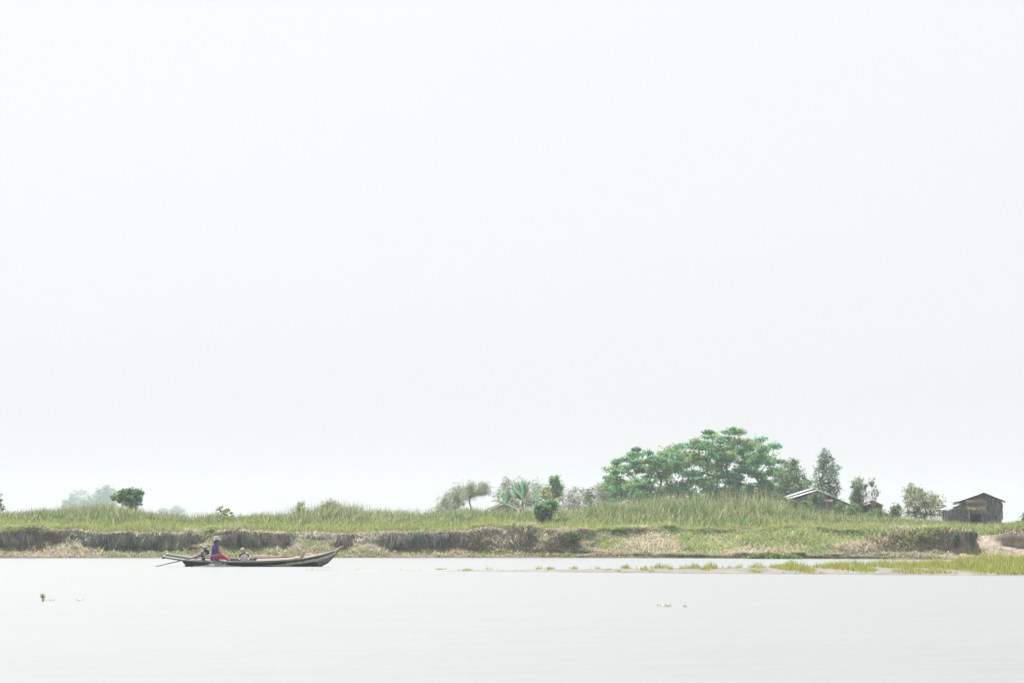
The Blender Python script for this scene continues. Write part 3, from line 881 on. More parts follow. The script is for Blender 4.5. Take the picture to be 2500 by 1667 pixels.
tree("shrub", "narrow dark bush growing down the shaded face of the bare earth cut", "shrub",
     [(2328, 1330), (2326, 1305), (2334, 1296), (2344, 1300), (2342, 1325), (2336, 1340)], 161.3, 0.5, 22, 50, 0.18, (0.18, 0.05),
     [(0.05, 0.1, 0.05), (0.07, 0.12, 0.05)], (2335, 1340), rt=0.02, parts=("stem", "foliage"), seed=42)
tree("shrub", "yellow-green leafy shrub in the grass above the boat", "shrub",
     [(522, 1272), (528, 1246), (534, 1239), (545, 1234), (556, 1240), (568, 1243), (576, 1252), (580, 1272)], 192, 1.2, 24, 40, 0.2, (0.17, 0.1),
     [(0.13, 0.18, 0.06), (0.17, 0.2, 0.07)], (550, 1280), rt=0.03, parts=("stem", "foliage"), seed=43)
tree("shrub", "upright narrow bush rising above the tall grass right of the boat's engine", "shrub",
     [(718, 1280), (721, 1255), (725, 1235), (733, 1222), (742, 1224), (747, 1250), (754, 1280)], 194, 1.0, 26, 60, 0.22, (0.28, 0.05),
     [(0.11, 0.155, 0.07), (0.14, 0.18, 0.09)], (734, 1285), rt=0.03, parts=("stem", "foliage"), flat=1.0, droop=0.1, seed=44)
tree("shrub", "soft rounded bush topping the tall grass above the bow of the boat", "shrub",
     [(762, 1275), (772, 1248), (785, 1229), (800, 1218), (815, 1220), (830, 1232), (850, 1246), (862, 1275)], 197, 2.0, 80, 60, 0.3, (0.34, 0.045),
     [(0.14, 0.165, 0.09), (0.18, 0.19, 0.11), (0.1, 0.15, 0.07)], (805, 1285), rt=0.03, parts=("stem", "foliage"), flat=0.9, droop=0.3, seed=45)
tree("shrub", "dark green bush cut off by the left edge of the photo", "shrub",
     [(-40, 1250), (-38, 1215), (-20, 1200), (-4, 1204), (4, 1216), (3, 1232), (5, 1250)], 202, 2.0, 34, 60, 0.3, (0.24, 0.1),
     [(0.05, 0.11, 0.06), (0.07, 0.13, 0.06)], (-18, 1270), rt=0.04, parts=("stem", "foliage"), flat=0.8, seed=46)
tree("shrub", "dark low bush cut off by the right edge of the photo", "shrub",
     [(2476, 1274), (2486, 1266), (2496, 1258), (2499, 1246), (2504, 1250), (2530, 1250), (2530, 1276)], 226, 1.8, 30, 60, 0.26, (0.2, 0.08),
     [(0.05, 0.1, 0.055), (0.065, 0.12, 0.06)], (2504, 1280), rt=0.04, parts=("stem", "foliage"), flat=0.8, seed=47)
GH = "garden shrubs around the houses"
for i, (ol, b, Yd, lab) in enumerate([
    ([(1972, 1238), (1978, 1212), (1988, 1200), (1996, 1212), (2006, 1203), (2016, 1212), (2014, 1222), (1998, 1226), (1985, 1240)], (1990, 1262), 224, "climbing green shrub on the gable of the long pale-roofed house"),
    ([(1950, 1246), (1956, 1226), (1968, 1220), (1982, 1228), (1990, 1240), (1980, 1250)], (1970, 1262), 220, "green shrub low against the left of the house gable"),
    ([(2030, 1262), (2036, 1240), (2042, 1224), (2050, 1217), (2058, 1228), (2066, 1244), (2074, 1262), (2050, 1266)], (2052, 1270), 219, "pointed olive shrub at the right corner of the long house"),
    ([(2072, 1262), (2075, 1236), (2082, 1222), (2094, 1226), (2098, 1244), (2100, 1262)], (2086, 1270), 221, "green shrub between the long house and the little thatched shed"),
    ([(2112, 1262), (2118, 1248), (2140, 1240), (2165, 1242), (2175, 1262)], (2142, 1270), 218, "low hedge-like green shrub in front of the little thatched shed"),
    ([(2170, 1262), (2172, 1240), (2184, 1226), (2196, 1228), (2202, 1244), (2200, 1262)], (2186, 1270), 225, "dark green shrub between the thatched shed and the airy olive tree"),
    ([(2000, 1258), (2004, 1246), (2018, 1243), (2024, 1254), (2018, 1264)], (2012, 1270), 214, "small dark shrub beside the wooden perch"),
    ([(2060, 1266), (2062, 1240), (2070, 1228), (2084, 1234), (2092, 1246), (2108, 1250), (2110, 1266)], (2078, 1272), 217, "dense green shrub filling the gap between the long house and the shed"),
    ([(1884, 1236), (1890, 1216), (1905, 1209), (1922, 1214), (1934, 1226), (1936, 1240)], (1910, 1256), 224, "tangled shrub at the far left end of the long house"),
    ([(1924, 1238), (1926, 1222), (1936, 1218), (1944, 1226), (1942, 1240)], (1934, 1256), 221, "grey-green shrub under the left eave of the long house")]):
    tree("shrub", lab, "shrub", ol, Yd, 1.6, 30, 70, 0.28, (0.2, 0.08), [(0.075, 0.13, 0.05), (0.10, 0.145, 0.05), (0.055, 0.1, 0.05)], b, rt=0.04,
         parts=("stem", "foliage"), flat=0.9, group=GH, seed=60 + i)


def bare_branches():
    """Dead upright twigs of the half bare tree: a leafless sapling of its own."""
    B = P(2122, 1262, 234); B.z = 2.4
    root = empty("bare_sapling", B, "leafless sapling of thin upright twigs with a few dead hanging leaves", "tree")
    rnd = random.Random(77)
    paths, dead = [], []
    for k in range(11):
        x1 = rnd.uniform(2106, 2152); y1 = rnd.uniform(1166, 1215) + max(0, x1 - 2132) * 1.2
        a = B + Vector((rnd.uniform(-.15, .15), rnd.uniform(-.2, .2), 0)); b = P(x1, y1, 234 + rnd.uniform(-.8, .8))
        m = (a + b) / 2 + Vector((rnd.uniform(-.1, .15), 0, 0.1))
        paths.append(([a, m, b], [0.028, 0.018, 0.008]))
        for q in range(6):
            t = rnd.uniform(0.35, 1)
            p = m.lerp(b, t) if t > .5 else a.lerp(m, t * 2)
            e = p + Vector((rnd.uniform(-.3, .3), rnd.uniform(-.3, .3), rnd.uniform(0, .25)))
            paths.append(([p, (p + e) / 2, e], [0.01, 0.008, 0.005])); dead.append(e)
    V, Q = tube_np(paths, 4)
    npmesh("twigs", V, Q, MAT_PALEBARK, None, root, B, True)
    C = np.array([tuple(d) for d in dead for _ in range(2)]) + RNG.normal(0, .05, (len(dead) * 2, 3)); n = len(C)
    D = np.tile([[0, 0, -1.0]], (n, 1)) + RNG.normal(0, .15, (n, 3)); D = unit(D)
    S = unit(np.cross(D, RNG.normal(0, 1, (n, 3))))
    V, Q = leaf_quads(C, D, S, RNG.uniform(.15, .4, n), RNG.uniform(.05, .1, n))
    npmesh("dead_leaves", V, Q, MAT_LEAF, np.repeat(pick([(0.2, 0.17, 0.12), (0.14, 0.15, 0.09)], n), 4, 0), root, B)


bare_branches()


def banana(px, py, Y, leaves, label, seed):
    rnd = random.Random(seed)
    B = P(px, py, Y); B.z = 2.42
    root = empty("banana_plant", B, label, "banana plant", "banana plants on the bank")
    topz = P(px, leaves[0][3], Y).z
    stem_top = Vector((B.x, Y, topz))
    V, Q = tube_np([([B, (B + stem_top) / 2, stem_top], [0.13, 0.11, 0.07])], 8)
    npmesh("stem", V, Q, MAT_GREENSTEM, None, root, B, True)
    for (tx, ty, w, sy) in leaves:
        tip = P(tx, ty, Y + rnd.uniform(-.9, .9)); st = P(px, sy, Y)
        ctrl = st.lerp(tip, 0.55) + Vector((0, 0, 0.28 * (tip - st).length * (1 if abs(tx - px) > 12 else 0.2)))
        n = 12; V = []
        perp = Vector((0, 0, 1)).cross(tip - st)
        if perp.length < .05: perp = Vector((1, .3, 0))
        perp = (perp.normalized() + Vector((rnd.uniform(-.5, .5), rnd.uniform(-.2, .2), rnd.uniform(.35, .8)))).normalized()
        for k in range(n + 1):
            t = k / n
            p = st * (1 - t) ** 2 + ctrl * 2 * t * (1 - t) + tip * t * t
            ww = w * (0.06 if t < .18 else math.sin(math.pi * min(1, (t - .14) / .9)) ** .6 * (0.55 + 0.6 * rnd.random())) / 2
            V += [p - perp * ww + Vector((0, 0, -.25 * ww)), p, p + perp * ww + Vector((0, 0, -.25 * ww))]
        Q = []
        for k in range(n): Q += [(3 * k, 3 * k + 1, 3 * k + 4, 3 * k + 3), (3 * k + 1, 3 * k + 2, 3 * k + 5, 3 * k + 4)]
        c = np.array([0.07, 0.165, 0.10]) * rnd.uniform(.65, 1.35)
        if rnd.random() < .1: c = np.array([0.28, 0.24, 0.17])
        npmesh("leaf", np.array([tuple(v) for v in V]), Q, MAT_LEAF, np.tile(c, (len(V), 1)), root, B)


MAT_GREENSTEM = M_plain("banana_stem", (0.16, 0.19, 0.08), 0.6, 0.3, 3.0)
banana(1238, 1266, 226, [(1198, 1223, .32, 1234), (1206, 1230, .3, 1234), (1216, 1208, .3, 1232), (1228, 1200, .3, 1232), (1244, 1204, .3, 1230), (1258, 1212, .3, 1232), (1214, 1242, .3, 1236), (1264, 1226, .3, 1234), (1222, 1222, .3, 1236)],
       "banana plant with ragged leaves arching out to the left, lowest of the banana plants", 4)
banana(1276, 1266, 224, [(1266, 1178, .28, 1222), (1274, 1172, .28, 1222), (1282, 1178, .28, 1222), (1295, 1174, .26, 1222), (1254, 1190, .28, 1224), (1306, 1204, .28, 1224), (1260, 1212, .3, 1226), (1292, 1190, .28, 1224), (1250, 1200, .28, 1226)],
       "banana plant with tall upright leaves, tallest of the banana plants", 6)
banana(1310, 1266, 228, [(1311, 1190, .3, 1226), (1296, 1200, .28, 1228), (1324, 1204, .28, 1228), (1318, 1218, .3, 1230), (1302, 1214, .28, 1230)],
       "banana plant with a single straight leaf, right of the tallest banana plant", 3)


# ------------------------------------------------------------------ floating and shore plants
def hyacinth():
    n = 900
    px = RNG.uniform(1822, 1955, n); k = np.clip(1 - ((px - 1888) / 68) ** 2, 0, 1)
    Y = np.interp(px, BANK[:, 0], BANK[:, 1]) - RNG.uniform(0.1, 1.6, n)
    X = XA(px, Y); Z = RNG.uniform(0.02, 0.28, n) * (0.3 + k)
    C = np.stack([X, Y, Z], -1)
    D = unit(RNG.normal(0, .6, (n, 3)) + np.array([0, 0, .9])); S = unit(np.cross(D, RNG.normal(0, 1, (n, 3))))
    V, Q = leaf_quads(C, D, S, RNG.uniform(.12, .24, n), RNG.uniform(.1, .18, n))
    tag(npmesh("water_hyacinth", V, Q, MAT_LEAF, np.repeat(pick([(0.16, 0.23, 0.06), (0.22, 0.28, 0.09), (0.1, 0.16, 0.05)], n), 4, 0)),
        "mat of glossy floating plants at the foot of the sloping bank", "water plants", kind="stuff")


hyacinth()


def floating_plant(px, py, label, name, h, wide, pal, n, seed, leafy=True):
    Y = float(depth_of(py)); B = P(px, py, Y); B.z = 0
    root = empty(name, B, label, "floating plant")
    rg = np.random.default_rng(seed)
    paths = []
    C, D = [], []
    for k in range(n):
        a = rg.uniform(0, 2 * np.pi); r = wide * rg.uniform(.05, .5)
        e = B + Vector((math.cos(a) * r, math.sin(a) * r, h * rg.uniform(.55, 1)))
        s = B + Vector((math.cos(a) * r * .25, math.sin(a) * r * .25, -.02))
        paths.append(([s, (s + e) / 2, e], [.005, .004, .003]))
        for q in range(3):
            C.append(np.array(e) + rg.normal(0, .015, 3) * [1, 1, .5]); D.append(rg.normal(0, .6, 3) + np.array([0, 0, .7 if h > .1 else 0]))
    V, Q = tube_np(paths, 4)
    npmesh("stem", V, Q, MAT_GREENSTEM, None, root, B, True)
    C = np.array(C); D = unit(np.array(D)); m = len(C)
    S = unit(np.cross(D, rg.normal(0, 1, (m, 3))))
    V, Q = leaf_quads(C, D, S, rg.uniform(.03, .06, m), rg.uniform(.02, .035, m))
    npmesh("leaves", V, Q, MAT_LEAF, np.repeat(pick(pal, m), 4, 0), root, B)


YG = [(0.19, 0.26, 0.05), (0.13, 0.19, 0.04), (0.24, 0.27, 0.08)]
floating_plant(105, 1467, "single floating plant with upright yellow-green leaves in the open water at left", "floating_plant", .13, .06, YG, 9, 1)
floating_plant(121, 1466, "low brownish floating scrap just right of the upright floating plant", "floating_weed", .035, .2, [(0.45, 0.45, 0.4)], 4, 2)
floating_plant(190, 1466, "flat faint floating weed in open water, second to the right of the upright plant", "floating_weed", .025, .25, [(0.6, 0.62, 0.57)], 3, 3)
floating_plant(1622, 1480, "pale green floating weed patch in open water below the sand bar", "floating_weed", .03, .25, [(0.42, 0.47, 0.33)], 8, 4)
floating_plant(1673, 1481, "tiny grey floating weed right of the pale green weed patch", "floating_weed", .03, .12, [(0.44, 0.46, 0.43)], 4, 5)


# ------------------------------------------------------------------ houses
def M_thatch(name, col, var=0.5, sc=14):
    return M_plain(name, col, 0.95, var, sc, stretch=(1, 1, 0.12), bump=0.5, spec=0.1)


MAT_WOVEN = M_thatch("woven_palm_wall", (0.29, 0.305, 0.32), 0.55, 9)
MAT_PLANKW = M_thatch("weathered_plank_wall", (0.22, 0.222, 0.23), 0.35, 6)
MAT_THATCH = M_thatch("dry_thatch", (0.34, 0.29, 0.23), 0.4)
MAT_TIN = M_plain("tin_roof", (0.33, 0.38, 0.41), 0.6, 0.35, 2.2, metal=0.0, spec=0.5, stretch=(1, 0.3, 1))
MAT_POST = M_plain("grey_post", (0.22, 0.225, 0.23), 0.85, 0.25, 5)
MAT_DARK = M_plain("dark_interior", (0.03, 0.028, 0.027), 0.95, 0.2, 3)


def straws(root, name, N, fn, mat_cols, seed, B, wid=(0.02, 0.05)):
    """Loose palm-leaf straws hanging on a wall or awning. fn(rg, N) -> base points, lengths."""
    rg = np.random.default_rng(seed)
    b, L = fn(rg, N)
    V, Q, n = blades(b, -L, np.stack([rg.normal(0, .05, N), -rg.uniform(.01, .1, N)], -1), rg.uniform(wid[0], wid[1], N), 2)
    c = np.array(mat_cols)[rg.integers(0, len(mat_cols), N)] * rg.uniform(.7, 1.3, (N, 1))
    return npmesh(name, V, Q, MAT_GRASS, np.repeat(c, n, 0), root, B)


def slab(bm, a, b, back, th):
    """Roof slab from edge points a-b in the front plane, extruded backwards by vector back, thickness th upwards."""
    a, b, back = Vector(a), Vector(b), Vector(back)
    n = (b - a).cross(back).normalized()
    if n.z < 0: n = -n
    vs = [bm.verts.new(p) for p in (a, b, b + back, a + back, a + n * th, b + n * th, b + back + n * th, a + back + n * th)]
    for f in ((0, 1, 2, 3), (4, 5, 6, 7), (0, 1, 5, 4), (1, 2, 6, 5), (2, 3, 7, 6), (3, 0, 4, 7)):
        bm.faces.new([vs[i] for i in f])


def prism(bm, pts, back):
    """Solid from a front polygon extruded by back."""
    back = Vector(back)
    f = [bm.verts.new(p) for p in pts]; g = [bm.verts.new(Vector(p) + back) for p in pts]
    bm.faces.new(f); bm.faces.new(list(reversed(g)))
    for i in range(len(f)):
        bm.faces.new((f[i], f[(i + 1) % len(f)], g[(i + 1) % len(f)], g[i]))


def corrugate(root, name, a, b, back, n, mat, B, th=0.03):
    """Corrugated sheet spanning a-b (down the slope) and running back, with ridges down the slope."""
    a, b, back = Vector(a), Vector(b), Vector(back)
    nrm = (b - a).cross(back).normalized()
    if nrm.z < 0: nrm = -nrm
    V, Q = [], []
    m = n * 4
    for lay in (0, 1):
        for k in range(m + 1):
            o = nrm * (0.014 * math.sin(k * math.pi / 2) + lay * th)
            for t in (0, .5, 1):
                V.append(tuple(a + (b - a) * t + back * (k / m) + o))
    h = (m + 1) * 3
    for k in range(m):
        for t in (0, 1):
            i = k * 3 + t
            Q += [(i, i + 1, i + 4, i + 3), (h + i, h + i + 3, h + i + 4, h + i + 1)]
        Q += [(k * 3, k * 3 + 3, h + k * 3 + 3, h + k * 3), (k * 3 + 2, h + k * 3 + 2, h + k * 3 + 5, k * 3 + 5)]
    for k in (0, m):
        for t in (0, 1): Q.append((k * 3 + t, k * 3 + t + 1, h + k * 3 + t + 1, h + k * 3 + t))
    return npmesh(name, np.array(V), Q, mat, None, root, B)


def hut():
    Y = 214.0
    B = P(2395, 1273, Y); gz = 2.42; B.z = gz
    root = empty("thatched_hut", B, "dark palm-walled hut with pale tin roof, lean-to and straw awning", "hut")
    q = lambda x, y, dy=0: P(x, y, Y + dy)
    back = Vector((0, 3.6, 0))
    LB = Vector(B)
    rel = lambda v: Vector(v) - LB
    # main wall: gable front polygon with a door opening left dark
    zl = lambda p: Vector((p.x, p.y, gz - .1))
    wl, wr, ri = q(2345, 1226), q(2445, 1222), q(2399.5, 1205.5)
    d0, d1, dt = q(2368, 1254), q(2396, 1254), 0
    bm = bmesh.new()
    # front wall as three panels around the doorway
    prism(bm, [rel(p) for p in (zl(wl), zl(d0), d0, Vector((d0.x, Y, ri.z - .45 * 0)) if False else Vector((d0.x, Y, wl.z + (ri.z - wl.z) * (d0.x - wl.x) / (ri.x - wl.x))), wl)], (0, .08, 0))
    prism(bm, [rel(p) for p in (d0, d1, Vector((d1.x, Y, wl.z + (ri.z - wl.z) * (d1.x - wl.x) / (ri.x - wl.x))), Vector((d0.x, Y, wl.z + (ri.z - wl.z) * (d0.x - wl.x) / (ri.x - wl.x))))], (0, .08, 0))
    prism(bm, [rel(p) for p in (zl(d1), zl(wr), wr, ri, Vector((d1.x, Y, wl.z + (ri.z - wl.z) * (d1.x - wl.x) / (ri.x - wl.x))), d1)], (0, .08, 0))
    # side and back walls
    prism(bm, [rel(p) for p in (zl(wl) + Vector((0, .08, 0)), wl + Vector((0, .08, 0)), wl + back, zl(wl) + back)], (.08, 0, 0))
    prism(bm, [rel(p) for p in (zl(wr) + Vector((-.08, .08, 0)), wr + Vector((-.08, .08, 0)), wr + back + Vector((-.08, 0, 0)), zl(wr) + back + Vector((-.08, 0, 0)))], (.08, 0, 0))
    prism(bm, [rel(p) + back for p in (zl(wl), zl(wr), wr, ri, wl)], (0, .08, 0))
    wall = bmobj("wall", bm, MAT_WOVEN, root)
    # loose palm straws of the front wall
    ztop = lambda x: np.where(x < ri.x, wl.z + (ri.z - wl.z) * (x - wl.x) / (ri.x - wl.x), ri.z + (wr.z - ri.z) * (x - ri.x) / (wr.x - ri.x))

    def f1(rg, N):
        x = rg.uniform(wl.x, wr.x, N * 2); z = rg.uniform(gz + .3, ri.z, N * 2)
        k = (z < ztop(x) - .02) & ~((x > d0.x) & (x < d1.x) & (z < d0.z + .3))
        x, z = x[k][:N], z[k][:N]
        x = np.resize(x, N); z = np.resize(z, N)
        return np.stack([x, np.full(N, Y - .02) - rg.uniform(0, .04, N), z], -1), rg.uniform(.15, .45, N)
    straws(wall, "wall_straw", 1500, f1, [(0.42, 0.42, 0.42), (0.24, 0.245, 0.26), (0.60, 0.58, 0.55), (0.13, 0.137, 0.15)], 5, LB)

    def f2(rg, N):
        z = rg.uniform(gz + .4, wr.z - .1, N)
        return np.stack([wr.x + rg.uniform(0, .1, N), Y + rg.uniform(-.05, .4, N), z], -1), rg.uniform(.15, .4, N)
    straws(wall, "corner_straw", 160, f2, [(0.2, 0.17, 0.15), (0.12, 0.1, 0.09)], 6, LB)
    # roof
    oh = Vector((0, -.35, 0)); bk = back + Vector((0, .6, 0))
    le, re, rp = q(2340, 1223.5) , q(2452, 1223.5), q(2399.5, 1202.5)
    corrugate(root, "roof", rel(rp + oh), rel(le + oh), bk, 22, MAT_TIN, (0, 0, 0))
    corrugate(root, "roof", rel(rp + oh), rel(re + oh), bk, 22, MAT_TIN, (0, 0, 0))
    bm = bmesh.new()
    for a, b in ((rp, le), (rp, re)):
        m = (a + b) / 2 + oh; d = b - a
        add_box(bm, rel(m) + Vector((0, .02, -.075)), (d.length, .04, .07), (0, -math.atan2(d.z, d.x), 0))
    bmobj("barge_board", bm, MAT_DARK, root)
    # lean-to on the left
    a0, a1 = q(2352, 1229.5, -.1), q(2306, 1243.5, -.1)
    bm = bmesh.new()
    w0, w1 = q(2345, 1234, 0), q(2312, 1246, 0)
    prism(bm, [rel(p) for p in (zl(w1), zl(w0) + Vector((-.01, 0, 0)), w0 + Vector((-.01, 0, 0)), w1)], (0, .08, 0))
    prism(bm, [rel(p) for p in (zl(w1) + Vector((0, .08, 0)), w1 + Vector((0, .08, 0)), w1 + Vector((0, 2.8, 0)), zl(w1) + Vector((0, 2.8, 0)))], (.08, 0, 0))
    lw = bmobj("lean_to_wall", bm, MAT_WOVEN, root)

    def f3(rg, N):
        x = rg.uniform(w1.x, w0.x, N); zt = w1.z + (w0.z - w1.z) * (x - w1.x) / (w0.x - w1.x)
        z = gz + .25 + (zt - gz - .25) * rg.uniform(0, 1, N)
        return np.stack([x, np.full(N, Y - .02), z], -1), rg.uniform(.1, .35, N)
    straws(lw, "wall_straw", 380, f3, [(0.42, 0.41, 0.41), (0.2, 0.2, 0.21)], 7, LB)
    corrugate(root, "lean_to_roof", rel(a0), rel(a1), Vector((0, 3.1, 0)), 16, MAT_TIN, (0, 0, 0))
    bm = bmesh.new()
    for dx in (2303, 2309):
        p = q(dx, 1246, .1); add_cone(bm, rel(Vector((p.x, p.y, gz - .1))), .04, rel(p), .035, 8)
    p = q(2300, 1250, .1); add_cone(bm, rel(p), .03, rel(q(2311, 1244.5, .1)), .03, 8)
    bmobj("side_frame", bm, MAT_DARK, root)
    # two-tier straw awning over the door with its posts
    for (x0, x1, y0, y1, out, nm, ln) in ((2358, 2402, 1219.5, 1230, .55, "upper_awning", .42), (2358, 2402, 1231, 1248, .95, "lower_awning", .5)):
        A, Bp = q(x0, y0), q(x1, y0)
        bm = bmesh.new()
        slab(bm, rel(A), rel(A + Vector((0, -out, q(x0, y1).z - A.z + .12))), Vector((Bp.x - A.x, 0, 0)), .06)
        aw = bmobj(nm, bm, MAT_THATCH, root)

        def f4(rg, N, A=A, Bp=Bp, out=out, dz=q(x0, y1).z - A.z):
            t = rg.uniform(0.0, 1, N)
            return np.stack([rg.uniform(A.x - .05, Bp.x + .05, N), Y - out * t - .03, A.z + (dz + .15) * t + .08], -1), rg.uniform(.15, ln, N)
        straws(aw, "awning_straw", 620, f4, [(0.56, 0.50, 0.42), (0.42, 0.37, 0.31), (0.66, 0.6, 0.51), (0.24, 0.22, 0.2)], 9 + int(x0), LB, (.03, .07))
    for x in (2366.5, 2397):
        p = q(x, 1249, -.9); bm = bmesh.new()
        add_cone(bm, rel(Vector((p.x, p.y, gz - .15))), .045, rel(p), .04, 8)
        bmobj("awning_post", bm, MAT_POST, root, smooth=True)


hut()


def long_house():
    Y = 232.0
    gz = 2.42
    B = P(2000, 1270, Y); B.z = gz
    root = empty("long_house", B, "long weathered grey house with pale tin roof half hidden by shrubs", "house")
    rel = lambda v: Vector(v) - B
    q = lambda x, y, dy=0: P(x, y, Y + dy)
    zl = lambda p: Vector((p.x, p.y, gz - .1))
    ri, le, re = q(1993.5, 1199.5), q(1934, 1219.5), q(2066, 1229)
    back = Vector((0, 3.2, 0))
    bm = bmesh.new()
    prism(bm, [rel(p) for p in (zl(le), zl(re), re, ri, le)], (0, .08, 0))
    prism(bm, [rel(p) for p in (zl(le) + Vector((0, .08, 0)), le + Vector((0, .08, 0)), le + back, zl(le) + back)], (.08, 0, 0))
    prism(bm, [rel(p) for p in (zl(re) + Vector((-.08, .08, 0)), re + Vector((-.08, .08, 0)), re + back + Vector((-.08, 0, 0)), zl(re) + back + Vector((-.08, 0, 0)))], (.08, 0, 0))
    bmobj("wall", bm, MAT_PLANKW, root)
    oh = Vector((0, -.4, 0))
    rp = q(1994, 1197)
    le2, re2 = q(1927, 1217.5), q(2079, 1232.5)
    corrugate(root, "roof", rel(rp + oh), rel(le2 + oh), Vector((0, 4.4, 0)), 22, MAT_TIN, (0, 0, 0))
    corrugate(root, "roof", rel(rp + oh), rel(re2 + oh), Vector((0, 4.4, 0)), 22, MAT_TIN, (0, 0, 0))
    bm = bmesh.new()
    for a, b in ((rp, le2), (rp, re2)):
        m = (a + b) / 2 + oh; d = b - a
        add_box(bm, rel(m) + Vector((0, .02, -.085)), (d.length, .04, .09), (0, -math.atan2(d.z, d.x), 0))
    bmobj("barge_board", bm, MAT_DARK, root)
    # higher rear section
    rb, lb, rr = q(1985, 1192.5, 5.2), q(1924, 1212, 5.2), q(2040, 1212, 5.2)
    bm = bmesh.new()
    prism(bm, [rel(p) for p in (zl(lb) + Vector((.5, 0, 0)), zl(rr) + Vector((-.5, 0, 0)), rr + Vector((-.5, 0, .02)), rb + Vector((0, 0, -.12)), lb + Vector((.5, 0, .02)))], (0, 4.0, 0))
    bmobj("rear_wall", bm, MAT_DARK, root)
    corrugate(root, "rear_roof", rel(rb - Vector((0, .5, 0))), rel(lb - Vector((0, .5, 0))), Vector((0, 4.8, 0)), 22, MAT_TIN, (0, 0, 0))
    corrugate(root, "rear_roof", rel(rb - Vector((0, .5, 0))), rel(rr - Vector((0, .5, 0))), Vector((0, 4.8, 0)), 22, MAT_TIN, (0, 0, 0))
    # straw awning on the gable, and its post
    A, Bp = q(1986, 1218), q(2030, 1218)
    bm = bmesh.new()
    slab(bm, rel(A), rel(A + Vector((0, -.8, -.2))), Vector((Bp.x - A.x, 0, 0)), .06)
    aw = bmobj("straw_awning", bm, MAT_THATCH, root)

    def f(rg, N):
        t = rg.uniform(.2, 1, N)
        return np.stack([rg.uniform(A.x - .05, Bp.x + .05, N), Y - .8 * t, A.z - .2 * t + .06], -1), rg.uniform(.08, .24, N)
    straws(aw, "awning_straw", 300, f, [(0.38, 0.31, 0.26), (0.3, 0.25, 0.2)], 31, B, (.03, .06))
    p = q(2018, 1220, -.75); bm = bmesh.new()
    add_cone(bm, rel(Vector((p.x, p.y, gz - .1))), .05, rel(p), .045, 8)
    bmobj("awning_post", bm, MAT_POST, root, smooth=True)


long_house()


def shed():
    Y = 240.0
    gz = 2.42
    B = P(2130, 1270, Y); B.z = gz
    root = empty("thatched_shed", B, "little open shed with a straw gable roof behind shrubs", "shed")
    rel = lambda v: Vector(v) - B
    q = lambda x, y, dy=0: P(x, y, Y + dy)
    rp, le, re = q(2130, 1223), q(2091, 1238), q(2156, 1235)
    for nm, e in (("roof", le), ("roof", re)):
        bm = bmesh.new(); slab(bm, rel(rp), rel(e), (0, 3.0, 0), .1)
        r = bmobj(nm, bm, MAT_THATCH, root)

        def f(rg, N, e=e):
            t = rg.uniform(0, 1, N)
            b = np.array(rp)[None] * (1 - t[:, None]) + np.array(e)[None] * t[:, None]
            b[:, 1] += rg.uniform(-.05, .5, N); b[:, 2] += .12
            return b, rg.uniform(.08, .22, N)
        straws(r, "roof_straw", 180, f, [(0.32, 0.27, 0.22), (0.24, 0.2, 0.16)], 40 + int(e.x), B)
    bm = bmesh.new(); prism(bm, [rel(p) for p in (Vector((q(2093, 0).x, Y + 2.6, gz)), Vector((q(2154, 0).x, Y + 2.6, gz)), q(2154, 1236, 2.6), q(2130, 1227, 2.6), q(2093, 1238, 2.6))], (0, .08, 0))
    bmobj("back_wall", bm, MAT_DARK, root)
    for x, y in ((2117, 1231), (2125, 1227), (2133.5, 1227), (2152, 1236), (2096, 1238)):
        p = q(x, y, .1); bm = bmesh.new(); add_cone(bm, rel(Vector((p.x, p.y, gz - .1))), .04, rel(p), .035, 7)
        bmobj("post", bm, MAT_POST, root, smooth=True)


shed()


def far_hut():
    Y = 245.0
    gz = 2.42
    B = P(1230, 1262, Y); B.z = gz
    root = empty("distant_hut", B, "low hut whose sloping roof edge shows behind the banana plants", "hut")
    rel = lambda v: Vector(v) - B
    rp, le, re = P(1232, 1226, Y), P(1190, 1243.5, Y), P(1272, 1243, Y)
    for e in (le, re):
        bm = bmesh.new(); slab(bm, rel(rp), rel(e), (0, 3.2, 0), .07); bmobj("roof", bm, MAT_TIN, root)
    bm = bmesh.new()
    zl = lambda p: Vector((p.x, p.y, gz - .1))
    a, b = P(1198, 1243, Y + .3), P(1264, 1243, Y + .3); r = P(1232, 1229, Y + .3)
    prism(bm, [rel(p) for p in (zl(a), zl(b), b, r, a)], (0, 2.6, 0))
    bmobj("wall", bm, MAT_PLANKW, root)


far_hut()


def perch(px, py, w, Y, label, thatch):
    gz = 2.3
    p = P(px, py, Y)
    B = Vector((p.x, Y, gz))
    root = empty("feeding_table", B, label, "garden table")
    bm = bmesh.new()
    add_box(bm, p - B, (w, .4, .05), (0, -.12 if not thatch else 0, 0), .008)
    bmobj("table_top", bm, MAT_THATCH, root)
    for k in (-1, 1):
        bm = bmesh.new()
        add_cone(bm, Vector((k * w * .1, 0, -.1)), .03, p - B + Vector((k * w * .36, 0, -.02)), .022, 7)
        bmobj("leg", bm, MAT_POST, root, smooth=True)


perch(2029, 1248.5, .42, 209, "small tilted wooden platform on sticks in front of the long house", False)
perch(2110, 1253.5, .42, 211, "small straw-topped platform on sticks in front of the thatched shed", True)


